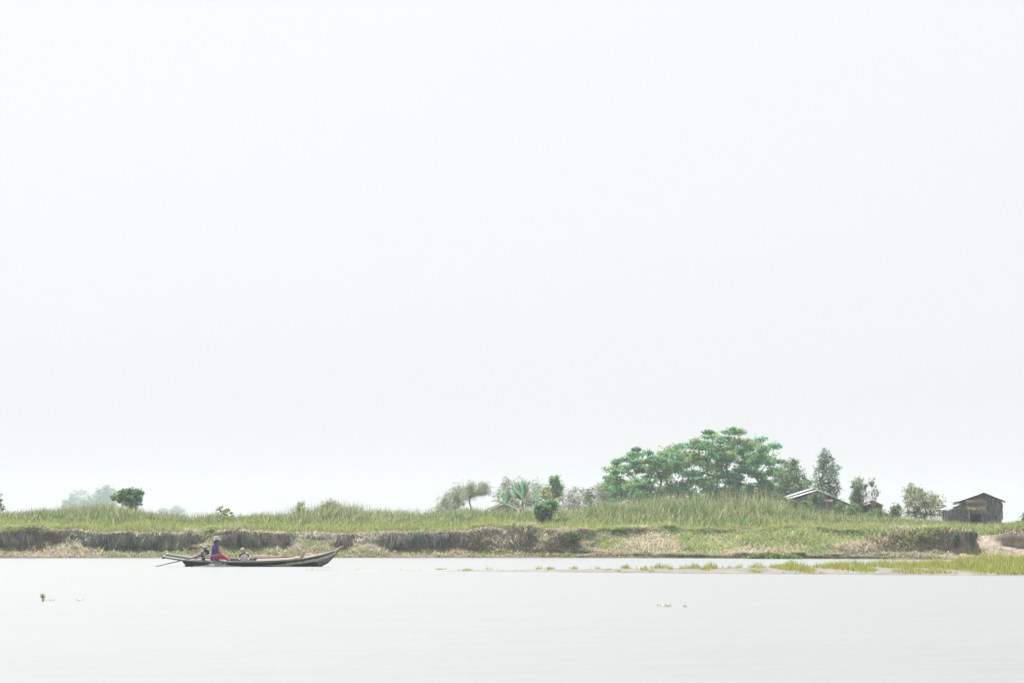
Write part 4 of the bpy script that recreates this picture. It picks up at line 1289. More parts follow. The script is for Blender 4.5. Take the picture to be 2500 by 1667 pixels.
def laundry():
    Y = 206.5
    gz = 2.3
    z = float(ZA(1263.5, Y))
    x0, x1 = float(XA(2022, Y)), float(XA(2096, Y))
    B = Vector((x0, Y, gz))
    root = empty("clothes_line", B, "washing line between two sticks in the grass before the long house", "clothes line")
    V, Q = tube_np([([(x0, Y, z), ((x0 + x1) / 2, Y, z - .03), (x1, Y, z)], [.006] * 3)], 5)
    npmesh("line", V, Q, MAT_POST, None, root, B)
    for x in (x0, x1):
        bm = bmesh.new(); add_cone(bm, Vector((x, Y, gz - .1)) - B, .025, Vector((x, Y, z + .05)) - B, .02, 7)
        bmobj("post", bm, MAT_POST, root, smooth=True)
    for a, b, h, c, lab in ((2027, 2041, .30, (0.62, 0.55, 0.36), "cream cloth hung on the washing line, left end"), (2043, 2053, .28, (0.10, 0.32, 0.36), "teal cloth hung on the washing line"),
                            (2060, 2065, .28, (0.6, 0.28, 0.38), "pink cloth hung on the washing line, narrowest"), (2079, 2092, .16, (0.62, 0.46, 0.3), "peach cloth hung low on the washing line, right end")):
        xa, xb = float(XA(a, Y)), float(XA(b, Y))
        n, m = 12, 6
        V = [(xa + (xb - xa) * i / n, Y + .035 * math.sin(i * 1.4) * (j / m) - .01, z - .02 - h * j / m - .02 * math.sin(i * .9) * (j / m)) for j in range(m + 1) for i in range(n + 1)]
        Q = [(j * (n + 1) + i, j * (n + 1) + i + 1, (j + 1) * (n + 1) + i + 1, (j + 1) * (n + 1) + i) for j in range(m) for i in range(n)]
        o = npmesh("hanging_cloth", np.array(V), Q, M_plain("cloth_" + lab.split()[0], c, .9, .12, 4), None, None, (xa, Y, z - h), True)
        o.modifiers.new("thickness", 'SOLIDIFY').thickness = .006
        tag(o, lab, "cloth", "clothes on the line")


laundry()

# ------------------------------------------------------------------ the boat
BX0, BPPM = 449.3, 58.0
BY = 119.7
BO = P(BX0, 1382, BY); BO.z = 0.0
HEEL = math.radians(8.0)
boat = empty("longtail_boat", BO, "long narrow dark green wooden boat with rising bow and a long-tail engine", "boat", rot=(HEEL, 0, 0))
MAT_HULL = M_attr("worn_hull_paint", 0.7, 0, 0.12, var=0.35, scale=7.0, bump=0.2)
MAT_WOOD = M_plain("weathered_deck_wood", (0.125, 0.112, 0.093), 0.8, 0.3, 5.0, stretch=(0.6, 6, 6), bump=0.2)
MAT_RAIL = M_plain("pale_rail_wood", (0.165, 0.15, 0.12), 0.75, 0.3, 6.0, stretch=(0.5, 5, 5), bump=0.2)
MAT_TEAL = M_plain("worn_turquoise_paint", (0.30, 0.56, 0.56), 0.6, 0.22, 8.0, stretch=(0.6, 3, 3))
MAT_GREYP = M_plain("worn_grey_paint", (0.25, 0.28, 0.28), 0.7, 0.25, 6.0, stretch=(0.5, 4, 4))
MAT_BLACK = M_plain("black_engine_metal", (0.018, 0.02, 0.02), 0.6, 0.4, 12, spec=0.2)
MAT_STEEL = M_plain("grey_engine_metal", (0.26, 0.28, 0.28), 0.4, 0.3, 14, metal=0.3, spec=0.5)
MAT_SHAFT = M_plain("rusty_shaft", (0.12, 0.075, 0.055), 0.6, 0.4, 9)
MAT_ORANGE = M_plain("orange_plastic", (0.5, 0.12, 0.04), 0.5, 0.1, 5)
MAT_OCHRE = M_plain("ochre_wood", (0.42, 0.24, 0.12), 0.75, 0.25, 8)

HX = np.array([-0.02, 0.09, 0.19, 0.34, 0.66, 1.76, 2.86, 3.8, 4.4, 4.99, 5.43, 5.79, 6.10, 6.28, 6.42])
HZ = np.array([0.235, 0.228, 0.222, 0.213, 0.185, 0.165, 0.17, 0.20, 0.235, 0.31, 0.395, 0.475, 0.56, 0.60, 0.65])
HB = np.array([0.30, 0.33, 0.355, 0.39, 0.44, 0.52, 0.53, 0.50, 0.45, 0.36, 0.275, 0.19, 0.11, 0.06, 0.02])
HK = np.array([0.17, 0.05, -0.05, -0.14, -0.17, -0.18, -0.18, -0.17, -0.15, -0.12, -0.06, 0.05, 0.24, 0.43, 0.58])


def sheer(x): return np.interp(x, HX, HZ) + np.interp(x, HX, HB) * math.sin(HEEL)
def beam(x): return np.interp(x, HX, HB)
def keel(x): return np.interp(x, HX, HK)


def build_hull():
    xs = np.linspace(HX[0], HX[-1], 240)
    sec = np.linspace(-1, 1, 45)
    V = []
    for lay, off in ((0, 0.0), (1, 0.03)):
        for x in xs:
            b, zs, zk = max(beam(x) - off, .004), sheer(x), keel(x) + off * 1.2
            for s in sec:
                t = abs(s)
                yy = b * (t / .62) * .66 if t < .62 else b * (.66 + .34 * ((t - .62) / .38) ** .8)
                zz = zk + (zs - zk) * (.16 * (t / .62) if t < .62 else .16 + .84 * ((t - .62) / .38) ** 1.15)
                V.append((x, math.copysign(yy, s) if s else 0, zz))
    V = np.array(V); n, m = len(xs), len(sec); h = n * m
    Q = []
    for i in range(n - 1):
        for j in range(m - 1):
            a = i * m + j
            Q.append((a, a + 1, a + m + 1, a + m)); Q.append((h + a, h + a + m, h + a + m + 1, h + a + 1))
        for j in (0, m - 1):
            a = i * m + j; Q.append((a, a + m, h + a + m, h + a))
    for j in range(m - 1):
        Q.append((j, h + j, h + j + 1, j + 1))
        Q.append((j, j + 1, j + 1, j)) if False else None
    Q = [q for q in Q if q]
    x, z = V[:, 0], V[:, 2] + V[:, 1] * math.sin(HEEL)
    green = np.array([0.008, 0.020, 0.017]); pale = np.array([0.46, 0.44, 0.34]); brown = np.array([0.022, 0.016, 0.016]); greyg = np.array([0.19, 0.22, 0.2]); red = np.array([0.13, 0.045, 0.05])
    c = np.tile(green, (len(V), 1)) * (0.75 + 0.5 * fbm(x * 2, z * 9, 101))[:, None]
    c = np.where(((V[:, 2] - keel(x)) < 0.05)[:, None] & (x < 5.4)[:, None], brown, c)
    # weathered pale streak running up to the bow
    line = np.interp(x, [3.2, 4.2, 5.0, 5.6, 6.1, 6.4], [0.03, 0.07, 0.17, 0.27, 0.42, 0.6])
    wd = np.interp(x, [3.2, 4.2, 5.0, 6.0], [0.015, 0.045, 0.065, 0.07])
    k = np.clip((1.25 - np.abs(z - line) / wd) * 2 + 2.2 * (fbm(x * 5, z * 22, 103) - 0.5), 0, 1) * np.clip((x - 3.3) / 0.8, 0, 1)
    c = c * (1 - k[:, None]) + pale * k[:, None]
    k = ((x > 4.6) & (z < line - .05) & (x < 5.62)) * 0.9
    c = c * (1 - k[:, None]) + brown * k[:, None]
    k = ((x > 5.62 + 0.1 * (z - .1)) & (z < line - .02) & (x < 6.3)) * 0.8
    c = c * (1 - k[:, None]) + greyg * k[:, None]
    k = np.clip((x - 5.3) * 2, 0, 1) * np.clip((z - line - .05) / .05, 0, 1) * 0.45
    c = c * (1 - k[:, None]) + np.array([0.12, 0.12, 0.095]) * k[:, None]
    inner = np.arange(len(V)) >= h
    c[inner] = np.array([0.17, 0.2, 0.2]) * (0.8 + 0.4 * fbm(x * 3, z * 9, 105))[inner][:, None]
    hull = npmesh("hull", V, Q, MAT_HULL, c, boat, (0, 0, 0), True)
    # transom board
    bm = bmesh.new()
    x = HX[0]; b, zs, zk = beam(x), sheer(x), keel(x)
    prism(bm, [(x - .02, -b, zs), (x - .02, b, zs), (x - .02, b * .66, zk + .06), (x - .02, 0, zk), (x - .02, -b * .66, zk + .06)], (.05, 0, 0))
    bmobj("transom", bm, MAT_HULL_DARK, hull)
    # stem strip along the bow
    st = [(5.45, 0, -.09), (5.72, 0, .0), (6.02, 0, .16), (6.24, 0, .38), (6.42, 0, .60), (6.47, 0, .70)]
    V, Q = tube_np([(st, [.022, .024, .026, .028, .028, .024])], 8)
    npmesh("stem", V, Q, MAT_STEM, None, hull, (0, 0, 0), True)
    return hull


MAT_HULL_DARK = M_plain("dark_green_transom", (0.045, 0.055, 0.045), 0.6, 0.4, 7)
MAT_STEM = M_plain("dark_red_stem", (0.12, 0.055, 0.055), 0.6, 0.3, 9)
hull = build_hull()


def strip(name, pts_out, h, w, mat, parent):
    """Plank following points (outer lower edge), height h, width w inward (towards y=0)."""
    V, Q = [], []
    for (x, y, z) in pts_out:
        s = -1 if y > 0 else 1
        V += [(x, y, z), (x, y + s * w, z), (x, y + s * w, z + h), (x, y, z + h)]
    n = len(pts_out)
    for i in range(n - 1):
        for k in range(4):
            Q.append((i * 4 + k, i * 4 + (k + 1) % 4, (i + 1) * 4 + (k + 1) % 4, (i + 1) * 4 + k))
    Q += [(0, 1, 2, 3), ((n - 1) * 4 + 3, (n - 1) * 4 + 2, (n - 1) * 4 + 1, (n - 1) * 4)]
    return npmesh(name, np.array(V), Q, mat, None, parent)


# rub rails: sweep up past the transom into the stern overhang
RX = [-0.80, -0.55, -0.30, 0.0, 0.3, 0.66, 1.2, 1.76, 2.3, 2.86, 3.4, 3.9, 4.38]
RZ = [0.385, 0.345, 0.305, 0.262, 0.238, 0.215, 0.195, 0.185, 0.185, 0.187, 0.20, 0.222, 0.255]
for s in (-1, 1):
    pts = []
    for x, z in zip(RX, RZ):
        b = (beam(x) if x > 0 else 0.30 + (0.30 + x * .05 - .30)) + .03
        pts.append((x, s * b, z + b * math.sin(HEEL) - .03))
    strip("rub_rail", pts, .062, .06, MAT_RAIL, boat)
# second, thinner rail on the deck edge further forward
for s in (-1, 1):
    strip("deck_rail", [(x, s * (beam(x) - .02), float(sheer(x)) + .035) for x in np.linspace(2.9, 5.0, 14)], .03, .035, MAT_RAIL, boat)


def deck(name, x0, x1, n, crown, dz, mat, zf=None, bf=None, planks=7):
    V, Q = [], []
    xs = np.linspace(x0, x1, n); ys = np.linspace(-1, 1, planks * 2 + 1)
    zf = zf or sheer; bf = bf or (lambda x: beam(x) - .012)
    for lay in (0, 1):
        for x in xs:
            for i, y in enumerate(ys):
                V.append((x, y * bf(x), float(zf(x)) + dz + crown * (1 - y * y) - lay * .03 - (.006 if i % 2 == 0 and 0 < i < planks * 2 else 0)))
    m = len(ys); h = n * m
    for i in range(n - 1):
        for j in range(m - 1):
            a = i * m + j; Q += [(a, a + m, a + m + 1, a + 1), (h + a, h + a + 1, h + a + m + 1, h + a + m)]
        for j in (0, m - 1):
            a = i * m + j; Q.append((a, h + a, h + a + m, a + m))
    for i in (0, n - 1):
        for j in range(m - 1):
            a = i * m + j; Q.append((a, a + 1, h + a + 1, h + a))
    return npmesh(name, np.array(V), Q, mat, None, boat)


deck("foredeck", 3.05, 6.40, 40, .05, .012, MAT_WOOD)
RXa, RZa = np.array(RX), np.array(RZ)
stern_b = lambda x: beam(x) - .02 if x > 0 else .27
deck("stern_deck", -.78, 1.84, 30, .015, .0, MAT_WOOD, lambda x: np.interp(x, RXa, RZa) + (stern_b(x)) * math.sin(HEEL) + .0, stern_b)
# floor boards of the open well
deck("floor_boards", 1.86, 3.03, 12, 0.0, 0, MAT_GREYP, lambda x: -.08, lambda x: .40)
# well end boards
for x in (1.87, 3.02):
    bm = bmesh.new(); add_box(bm, (x, 0, .06), (.03, .86, .26)); bmobj("bulkhead", bm, MAT_GREYP, boat)
# far gunwale capping (pale blue-grey) and near gunwale
bm = bmesh.new(); add_box(bm, (2.45, .505, float(sheer(2.4)) + .022), (1.2, .07, .045), (0, 0, 0), .008); bmobj("gunwale_cap", bm, MAT_GREYP, boat)
bm = bmesh.new(); add_box(bm, (1.66, -.46, float(sheer(1.7)) + .045), (.36, .12, .05), (0, 0, 0), .01); bmobj("side_block", bm, MAT_HULL_DARK, boat)
# turquoise board on the far side of the stern and its dark end block
bm = bmesh.new()
prism(bm, [(-.82, .27, .40), (.28, .30, .27), (.28, .30, .345), (-.82, .27, .52)], (0, .035, 0))
bmobj("stern_board", bm, MAT_TEAL, boat)
bm = bmesh.new(); add_box(bm, (-.83, -.0, .415), (.09, .62, .09), (0, .1, 0), .012); bmobj("stern_crosspiece", bm, MAT_HULL_DARK, boat)
# skeg under the stern
bm = bmesh.new(); prism(bm, [(-.03, -.02, -.02), (.12, -.02, .10), (.28, -.02, .10), (.3, -.02, -.15), (.1, -.02, -.1)], (0, .04, 0)); bmobj("skeg", bm, MAT_HULL_DARK, boat)
# bow horn
hn = [(6.30, 0, .64), (6.40, 0, .695), (6.46, 0, .745), (6.54, 0, .80), (6.63, 0, .845), (6.70, 0, .868)]
V, Q = tube_np([(hn, [.045, .04, .034, .028, .02, .010])], 10)
npmesh("bow_horn", V, Q, M_plain("silvered_wood", (0.42, 0.42, 0.40), .7, .2, 8), None, boat, (0, 0, 0), True)
# forked mooring peg and pale pad on the foredeck
bm = bmesh.new()
dz = float(sheer(4.9)) + .05
add_limb(bm, [(Vector((4.86, -.05, dz - .02)), .035), (Vector((4.95, -.05, dz + .08)), .03), (Vector((5.03, -.05, dz + .17)), .024), (Vector((5.07, -.05, dz + .25)), .012)], 8)
add_limb(bm, [(Vector((4.80, -.05, dz + .01)), .02), (Vector((4.9, -.05, dz + .04)), .03), (Vector((5.02, -.05, dz + .02)), .02)], 8)
bmobj("mooring_peg", bm, MAT_OCHRE, boat, smooth=True)
bm = bmesh.new(); add_box(bm, (4.76, -.12, dz + .0), (.24, .22, .05), (0, -.08, 0), .015); bmobj("mooring_pad", bm, M_plain("pale_rope_pad", (0.5, 0.42, 0.32), .9, .2, 9), boat)


def engine():
    root = bpy.data.objects.new("engine", None); COL.objects.link(root); root.parent = boat; root.location = (0.86, 0, 0); root.empty_display_size = .1
    root["label"] = "black small motor with a grey fuel tank on a wooden mount"
    t = -.32   # tilt of the motor along the shaft
    bm = bmesh.new()
    add_box(bm, (0, 0, .56), (.26, .24, .20), (0, t, 0), .03)
    add_box(bm, (-.06, 0, .48), (.16, .20, .14), (0, t, 0), .02)
    for k in range(5): add_box(bm, (.0 + k * .025, -.005, .665 + k * .008), (.012, .2, .09), (0, t, 0))
    add_cone(bm, (-.1, 0, .5), .06, (-.24, 0, .45), .045, 12)
    bmobj("engine_block", bm, MAT_BLACK, root)
    bm = bmesh.new()
    add_cone(bm, (.02, -.12, .55), .10, (.02, -.17, .55), .095, 18); add_cone(bm, (.02, -.17, .55), .045, (.02, -.19, .55), .04, 12)
    bmobj("starter_housing", bm, MAT_STEEL, root)
    bm = bmesh.new(); add_cone(bm, (.12, .02, .60), .09, (.20, .02, .625), .085, 14); bmobj("flywheel_cover", bm, MAT_BLACK, root)
    bm = bmesh.new(); add_box(bm, (.02, 0, .80), (.21, .22, .13), (0, t * .7, 0), .04); add_cone(bm, (.02, 0, .86), .03, (.01, 0, .89), .03, 10)
    bmobj("fuel_tank", bm, MAT_STEEL, root)
    bm = bmesh.new(); add_box(bm, (.135, -.08, .725), (.05, .06, .045), (0, t, 0), .01); bmobj("air_filter", bm, MAT_ORANGE, root)
    bm = bmesh.new(); add_cone(bm, (-.12, -.08, .60), .03, (-.17, -.08, .44), .035, 10); bmobj("exhaust_pipe", bm, MAT_STEEL, root)
    bm = bmesh.new(); add_box(bm, (-.05, 0, .34), (.14, .16, .26), (0, 0, 0), .015); add_box(bm, (-.12, 0, .27), (.3, .24, .05), (0, 0, 0), .01); bmobj("mount", bm, MAT_HULL_DARK, root)
    bm = bmesh.new()
    a, b = Vector((-.12, -.02, .46)), Vector((-2.42, -.05, -.08))
    add_cone(bm, a, .035, a.lerp(b, .42), .024, 10); add_cone(bm, a.lerp(b, .42), .02, b, .017, 10)
    bmobj("drive_shaft", bm, MAT_SHAFT, root, smooth=True)
    bm = bmesh.new()
    pb = a.lerp(b, .985)
    for k in range(3):
        g = k * 2.094
        add_ball(bm, pb + Vector((0, math.cos(g) * .05, math.sin(g) * .05)), (.012, .03, .05), 8, (g, .4, 0))
    bmobj("propeller", bm, MAT_STEEL, root)


engine()
# tiller bar held by the steerer
bm = bmesh.new()
add_cone(bm, (.36, -.10, .30), .016, (1.10, -.20, .46), .018, 10); add_cone(bm, (1.10, -.20, .46), .018, (1.53, -.22, .585), .018, 10)
bmobj("tiller", bm, M_plain("grey_pipe", (0.36, 0.37, 0.37), .5, .2, 9, spec=.5), boat, smooth=True)


# ------------------------------------------------------------------ people
MAT_SKIN = M_plain("brown_skin", (0.23, 0.12, 0.08), 0.6, 0.12, 9)
MAT_SKIN2 = M_plain("dark_brown_skin", (0.17, 0.085, 0.058), 0.6, 0.12, 9)
MAT_HAIR = M_plain("black_hair", (0.018, 0.015, 0.014), 0.6, 0.2, 20)
MAT_PURPLE = M_plain("purple_cotton", (0.075, 0.055, 0.26), 0.9, 0.22, 6)
MAT_PINK = M_plain("magenta_cotton", (0.46, 0.06, 0.16), 0.9, 0.25, 7)
MAT_RED = M_plain("red_cloth", (0.5, 0.02, 0.045), 0.9, 0.2, 7)
MAT_HATW = M_plain("pale_grey_hat_cloth", (0.42, 0.42, 0.40), 0.9, 0.18, 8)
MAT_CAP = M_plain("khaki_cap_cloth", (0.33, 0.31, 0.21), 0.9, 0.18, 8)
MAT_WHITE = M_plain("white_vest_cotton", (0.78, 0.79, 0.80), 0.9, 0.08, 7)
MAT_DARKCLOTH = M_plain("dark_checked_cloth", (0.06, 0.055, 0.075), 0.9, 0.4, 14)
MAT_EYE = M_plain("eye", (0.05, 0.04, 0.035), 0.3, 0.1, 5)


def remeshed(name, bm, mat, parent, vox, smooth=4, origin=(0, 0, 0)):
    """Fuse overlapping solids of bm into one continuous smooth surface."""
    bmesh.ops.translate(bm, verts=bm.verts, vec=-Vector(origin))
    bmesh.ops.recalc_face_normals(bm, faces=bm.faces)
    me = bpy.data.meshes.new(name + "_raw"); bm.to_mesh(me); bm.free()
    o = bpy.data.objects.new(name, me); COL.objects.link(o)
    r = o.modifiers.new("fuse", 'REMESH'); r.mode = 'VOXEL'; r.voxel_size = vox; r.use_smooth_shade = True
    s = o.modifiers.new("soft", 'SMOOTH'); s.iterations = smooth; s.factor = .5
    dg = bpy.context.evaluated_depsgraph_get()
    ev = o.evaluated_get(dg)
    m2 = bpy.data.meshes.new_from_object(ev)
    o.modifiers.clear(); o.data = m2; m2.name = name
    m2.materials.clear(); m2.materials.append(mat)
    for p in m2.polygons: p.use_smooth = True
    if parent is not None: o.parent = parent
    return o


def hand(bm, wrist, d, up, size=.18, curl=.9, flip=1):
    """Palm, four unequal curled fingers and a thumb leaving the palm's side."""
    d, up = Vector(d).normalized(), Vector(up).normalized()
    side = d.cross(up).normalized() * flip
    w = Vector(wrist)
    palm = w + d * size * .28
    add_limb(bm, [(w, .024), (w + d * size * .2, .027)], 8)
    for k in range(4):
        kn = w + d * size * (.50 - .03 * abs(k - 1.2)) + side * size * (.16 - .11 * k)
        add_limb(bm, [(w + d * size * .12 + side * size * (.10 - .07 * k), .015), (kn, .0115)], 8)
        L = size * (.40, .44, .41, .33)[k]
        p, a = kn, 0
        for q, (fr, r) in enumerate(((.45, .0105), (.3, .0095), (.25, .0085))):
            a += curl * (.55 + .25 * q)
            dd = d * math.cos(a) - up * math.sin(a)
            p2 = p + dd * L * fr
            add_limb(bm, [(p, r + .0005), (p2, r)], 8); p = p2
    b = w + d * size * .14 + side * size * .2
    t1 = b + (d * .6 + side * .75 - up * .2).normalized() * size * .22
    t2 = t1 + (d * .9 + side * .1 - up * .6).normalized() * size * .17
    add_limb(bm, [(w + d * size * .08 + side * size * .08, .017), (b, .015), (t1, .0115), (t2, .0095)], 8)


def head(bm, c, fwd, up, r=.098):
    """Head with brow, nose, lips, chin, ears; c is the skull centre."""
    f, u = Vector(fwd).normalized(), Vector(up).normalized()
    s = f.cross(u).normalized()
    q = Matrix((s, f, u)).transposed().to_euler()
    add_ball(bm, c, (r * .80, r * .98, r * 1.02), 18, q)
    add_ball(bm, c + f * r * .32 - u * r * .52, (r * .62, r * .62, r * .72), 16, q)
    add_ball(bm, c + f * r * .62 - u * r * 1.02, (r * .3, r * .26, r * .24), 12, q)
    add_limb(bm, [(c + f * r * .92 - u * r * .05, r * .10), (c + f * r * 1.12 - u * r * .40, r * .15)], 10)
    add_ball(bm, c + f * r * .90 + u * r * .12, (r * .5, r * .12, r * .10), 10, q)
    add_ball(bm, c + f * r * .90 - u * r * .70, (r * .24, r * .1, r * .08), 10, q)
    for k in (-1, 1): add_ball(bm, c + s * k * r * .82 - u * r * .15, (r * .10, r * .22, r * .32), 10, q)
    return f, u, s, q


def eyes(parent, c, f, u, s, r, O):
    for k in (-1, 1):
        bm = bmesh.new(); add_ball(bm, c + f * r * .90 + s * k * r * .34 - u * r * .06 - O, r * .11, 10)
        bmobj("eye", bm, MAT_EYE, parent, smooth=True)


def steerer():
    W = lambda x, y, z: Vector((BO.x + x, BO.y + y, z))
    O = W(1.28, 0, .24)
    root_b = bmesh.new()
    bm = root_b
    hc = W(1.375, 0, 1.085)
    f, u, s, q = head(bm, hc, (1, -.12, -.06), (.06, 0, 1))
    add_limb(bm, [(W(1.33, 0, .93), .058), (W(1.362, 0, 1.03), .05)])
    # torso
    add_limb(bm, [(W(1.27, 0, .36), .145), (W(1.285, 0, .52), .125), (W(1.305, 0, .70), .135), (W(1.32, 0, .84), .12)])
    for k in (-1, 1):
        add_limb(bm, [(W(1.315, k * .08, .86), .085), (W(1.32, k * .175, .875), .06)])
        add_limb(bm, [(W(1.28, k * .10, .35), .115), (W(1.45, k * .24, .43), .088), (W(1.58, k * .33, .45), .068), (W(1.70, k * .24, .385), .058), (W(1.79, k * .15, .315), .04)])
        add_limb(bm, [(W(1.79, k * .15, .30), .038), (W(1.86, k * .13, .285), .036), (W(1.93, k * .12, .275), .026)])
    # near arm to the tiller, far arm resting on the knee
    wr = W(1.475, -.225, .60)
    add_limb(bm, [(W(1.32, -.19, .87), .055), (W(1.29, -.225, .73), .048), (W(1.285, -.25, .61), .042), (W(1.38, -.24, .60), .038), (wr, .026)])
    hand(bm, wr, (1, .05, -.12), (.1, 0, 1), .17, 1.0, -1)
    w2 = W(1.53, .27, .54)
    add_limb(bm, [(W(1.32, .19, .87), .055), (W(1.31, .24, .73), .048), (W(1.32, .27, .61), .042), (W(1.42, .28, .57), .036), (w2, .026)])
    hand(bm, w2, (1, .05, -.45), (.3, 0, 1), .17, .7, 1)
    per = remeshed("person", bm, MAT_SKIN, None, .007, 3, O)
    per.location = O
    tag(per, "person in a purple jacket and pale brimmed hat steering beside the engine", "person")
    def child(nm, b, m, vox=.008, sm=4): return remeshed(nm, b, m, per, vox, sm, O)
    bm = bmesh.new()
    add_limb(bm, [(W(1.265, 0, .36), .165), (W(1.28, 0, .50), .148), (W(1.30, 0, .70), .150), (W(1.315, 0, .84), .136), (W(1.325, 0, .90), .088)])
    for k in (-1, 1):
        add_limb(bm, [(W(1.31, k * .08, .855), .10), (W(1.315, k * .185, .87), .075)])
        add_limb(bm, [(W(1.27, k * .10, .34), .12), (W(1.27, k * .07, .5), .1)])
    add_limb(bm, [(W(1.318, -.19, .87), .072), (W(1.285, -.23, .73), .066), (W(1.28, -.25, .61), .060), (W(1.38, -.24, .602), .055), (W(1.46, -.227, .60), .046)])
    add_limb(bm, [(W(1.318, .19, .87), .072), (W(1.31, .245, .73), .066), (W(1.32, .27, .61), .060), (W(1.42, .28, .57), .054), (W(1.50, .272, .548), .046)])
    child("jacket", bm, MAT_PURPLE)
    bm = bmesh.new(); add_limb(bm, [(W(1.41, -.03, .82), .055), (W(1.425, -.03, .68), .065), (W(1.415, -.02, .55), .06)]); child("shirt_front", bm, MAT_PINK)
    bm = bmesh.new()
    for k in (-1, 1):
        add_limb(bm, [(W(1.29, k * .10, .345), .128), (W(1.46, k * .245, .43), .104), (W(1.58, k * .335, .45), .085), (W(1.70, k * .245, .385), .075), (W(1.80, k * .155, .325), .058)])
    add_limb(bm, [(W(1.4, -.1, .33), .09), (W(1.4, .1, .33), .09)])
    child("trousers", bm, MAT_PINK)
    bm = bmesh.new(); add_limb(bm, [(W(1.15, -.10, .33), .05), (W(1.16, -.12, .27), .045)]); add_limb(bm, [(W(1.13, -.04, .36), .05), (W(1.17, -.06, .25), .05)]); child("red_sash", bm, MAT_RED)
    bm = bmesh.new()
    add_ball(bm, hc + Vector((-.02, 0, .0)), (.10, .09, .105), 14); add_ball(bm, hc + Vector((-.075, 0, -.07)), (.045, .06, .06), 12)
    hr = child("hair", bm, MAT_HAIR)
    # hat: sloping brim, rounded crown
    bm = bmesh.new()
    tilt = Matrix.Rotation(-.10, 4, 'Y')
    prof = [(.155, -.035), (.15, -.028), (.118, .02), (.105, .05), (.092, .10), (.06, .125), (0.001, .13), (0.001, .118), (.055, .112), (.083, .09), (.095, .045), (.108, .012), (.150, -.040)]
    V, Q = [], []
    n = 28
    for r_, z_ in prof:
        for i in range(n):
            a = i * 2 * math.pi / n
            v = tilt @ Vector((math.cos(a) * r_ * 1.05, math.sin(a) * r_, z_ - .018 * math.cos(2 * a) * (r_ > .12)))
            V.append(tuple(hc + Vector((-.005, 0, .055)) + v))
    for j in range(len(prof)):
        for i in range(n):
            j2 = (j + 1) % len(prof)
            Q.append((j * n + i, j * n + (i + 1) % n, j2 * n + (i + 1) % n, j2 * n + i))
    npmesh("hat", np.array(V), Q, MAT_HATW, None, per, O, True)
    eyes(per, hc, f, u, s, .098, O)


steerer()


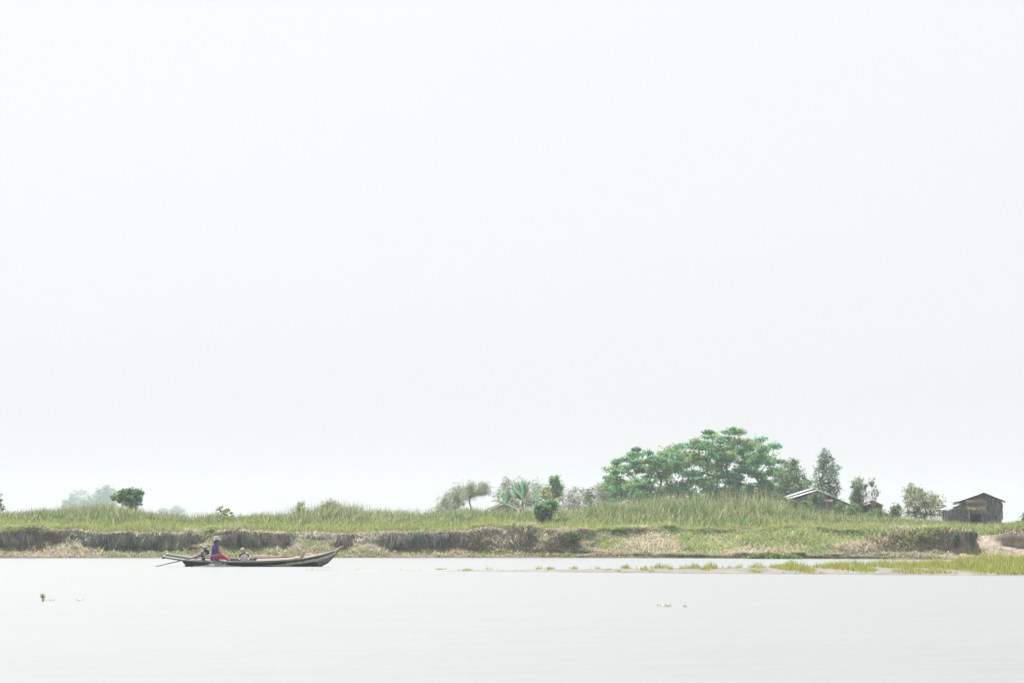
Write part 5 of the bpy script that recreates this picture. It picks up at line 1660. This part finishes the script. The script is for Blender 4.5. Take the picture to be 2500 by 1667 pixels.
def crouched():
    W = lambda x, y, z: Vector((BO.x + x, BO.y + y, z))
    O = W(2.52, .12, -.04)
    bm = bmesh.new()
    hc = W(2.475, -.20, .645)
    f, u, s, q = head(bm, hc, (-.12, -.8, -.62), (-.1, -.45, .8))
    add_limb(bm, [(W(2.52, -.04, .55), .062), (W(2.495, -.13, .60), .052)])
    add_limb(bm, [(W(2.54, .16, .10), .15), (W(2.54, .12, .24), .135), (W(2.535, .04, .40), .145), (W(2.53, -.01, .49), .12)])
    for k in (-1, 1):
        add_limb(bm, [(W(2.53 + k * .07, -.01, .505), .085), (W(2.53 + k * .165, -.03, .505), .062)])
        add_limb(bm, [(W(2.54 + k * .10, .14, .07), .11), (W(2.54 + k * .26, -.06, .12), .085), (W(2.54 + k * .34, -.18, .13), .066), (W(2.54 + k * .18, -.24, .06), .056), (W(2.54 + k * .02, -.22, .0), .04)])
        add_limb(bm, [(W(2.54 + k * .02, -.22, .0), .038), (W(2.54 - k * .08, -.25, -.01), .033)])
    wl = W(2.335, -.40, .335)
    add_limb(bm, [(W(2.365, -.03, .50), .054), (W(2.31, -.10, .415), .047), (W(2.275, -.20, .345), .041), (W(2.30, -.32, .33), .034), (wl, .025)])
    hand(bm, wl, (.35, -.9, -.35), (0, -.3, 1), .18, .85, -1)
    wr = W(2.765, -.43, .315)
    add_limb(bm, [(W(2.70, -.03, .50), .054), (W(2.775, -.12, .43), .047), (W(2.825, -.24, .365), .041), (W(2.79, -.35, .335), .034), (wr, .025)])
    hand(bm, wr, (-.3, -.85, -.45), (0, -.3, 1), .18, .85, 1)
    per = remeshed("person", bm, MAT_SKIN2, None, .007, 3, O)
    per.location = O
    tag(per, "person in a white vest and khaki cap bent over the boat's side", "person")
    def child(nm, b, m, vox=.008, sm=4): return remeshed(nm, b, m, per, vox, sm, O)
    bm = bmesh.new()
    add_limb(bm, [(W(2.54, .15, .14), .158), (W(2.54, .115, .24), .148), (W(2.535, .035, .40), .156), (W(2.53, -.02, .475), .118)])
    for k in (-1, 1): add_limb(bm, [(W(2.53 + k * .085, -.07, .42), .05), (W(2.53 + k * .095, -.03, .53), .05), (W(2.53 + k * .085, .05, .55), .045)])
    child("vest", bm, MAT_WHITE)
    bm = bmesh.new()
    for k in (-1, 1):
        add_limb(bm, [(W(2.54 + k * .10, .14, .075), .125), (W(2.54 + k * .26, -.06, .12), .10), (W(2.54 + k * .34, -.18, .13), .08), (W(2.54 + k * .2, -.235, .07), .07)])
    add_ball(bm, W(2.54, .15, .1), (.17, .15, .13), 14)
    child("shorts", bm, MAT_DARKCLOTH)
    bm = bmesh.new(); add_ball(bm, hc + Vector((.005, .03, -.005)), (.088, .09, .095), 14); child("hair", bm, MAT_HAIR)
    bm = bmesh.new()
    rot = (math.radians(28), 0, 0)
    add_ball(bm, hc + u * .045 - f * .012, (.107, .115, .085), 18, q)
    add_ball(bm, hc + u * .022 + f * .105, (.085, .065, .016), 14, q)
    cap = child("cap", bm, MAT_CAP, .006, 3)
    eyes(per, hc, f, u, s, .098, O)


crouched()


# ------------------------------------------------------------------ spray thrown up beside the hull
def spray():
    bm = bmesh.new()
    rnd = random.Random(5)
    for k in range(800):
        x = rnd.gauss(1.42, .32) if k % 4 else rnd.uniform(.5, 2.4)
        h = .15 * math.exp(-((x - 1.45) / .42) ** 2) + .025
        z = abs(rnd.gauss(0, .5)) * h
        y = -.50 - rnd.uniform(0, .22)
        r = rnd.uniform(.004, .009)
        m = Matrix.Translation((BO.x + x, BO.y + y, z)) @ Matrix.Diagonal((r, r, r * rnd.uniform(1, 2.6), 1))
        bmesh.ops.create_icosphere(bm, subdivisions=1, radius=1, matrix=m)
    o = bmobj("water_spray", bm, M_plain("white_foam", (0.8, 0.82, 0.82), .5, .05, 5), smooth=True, recalc=False)
    tag(o, "white water spray splashing up along the dark hull", "spray", kind="stuff")


spray()


# ------------------------------------------------------------------ haze
def haze():
    bm = bmesh.new()
    add_box(bm, (0, 800, 14.0), (1760, 1720, 34.0))
    m = bpy.data.materials.new("haze_air"); m.use_nodes = True
    t = m.node_tree; t.nodes.clear()
    o = t.nodes.new("ShaderNodeOutputMaterial"); v = t.nodes.new("ShaderNodeVolumePrincipled")
    v.inputs["Color"].default_value = (0.61, 0.685, 0.75, 1)
    v.inputs["Density"].default_value = 0.00034
    v.inputs["Anisotropy"].default_value = 0.2
    t.links.new(v.outputs[0], o.inputs["Volume"])
    h = bmobj("haze", bm, m)
    tag(h, kind="stuff")


haze()
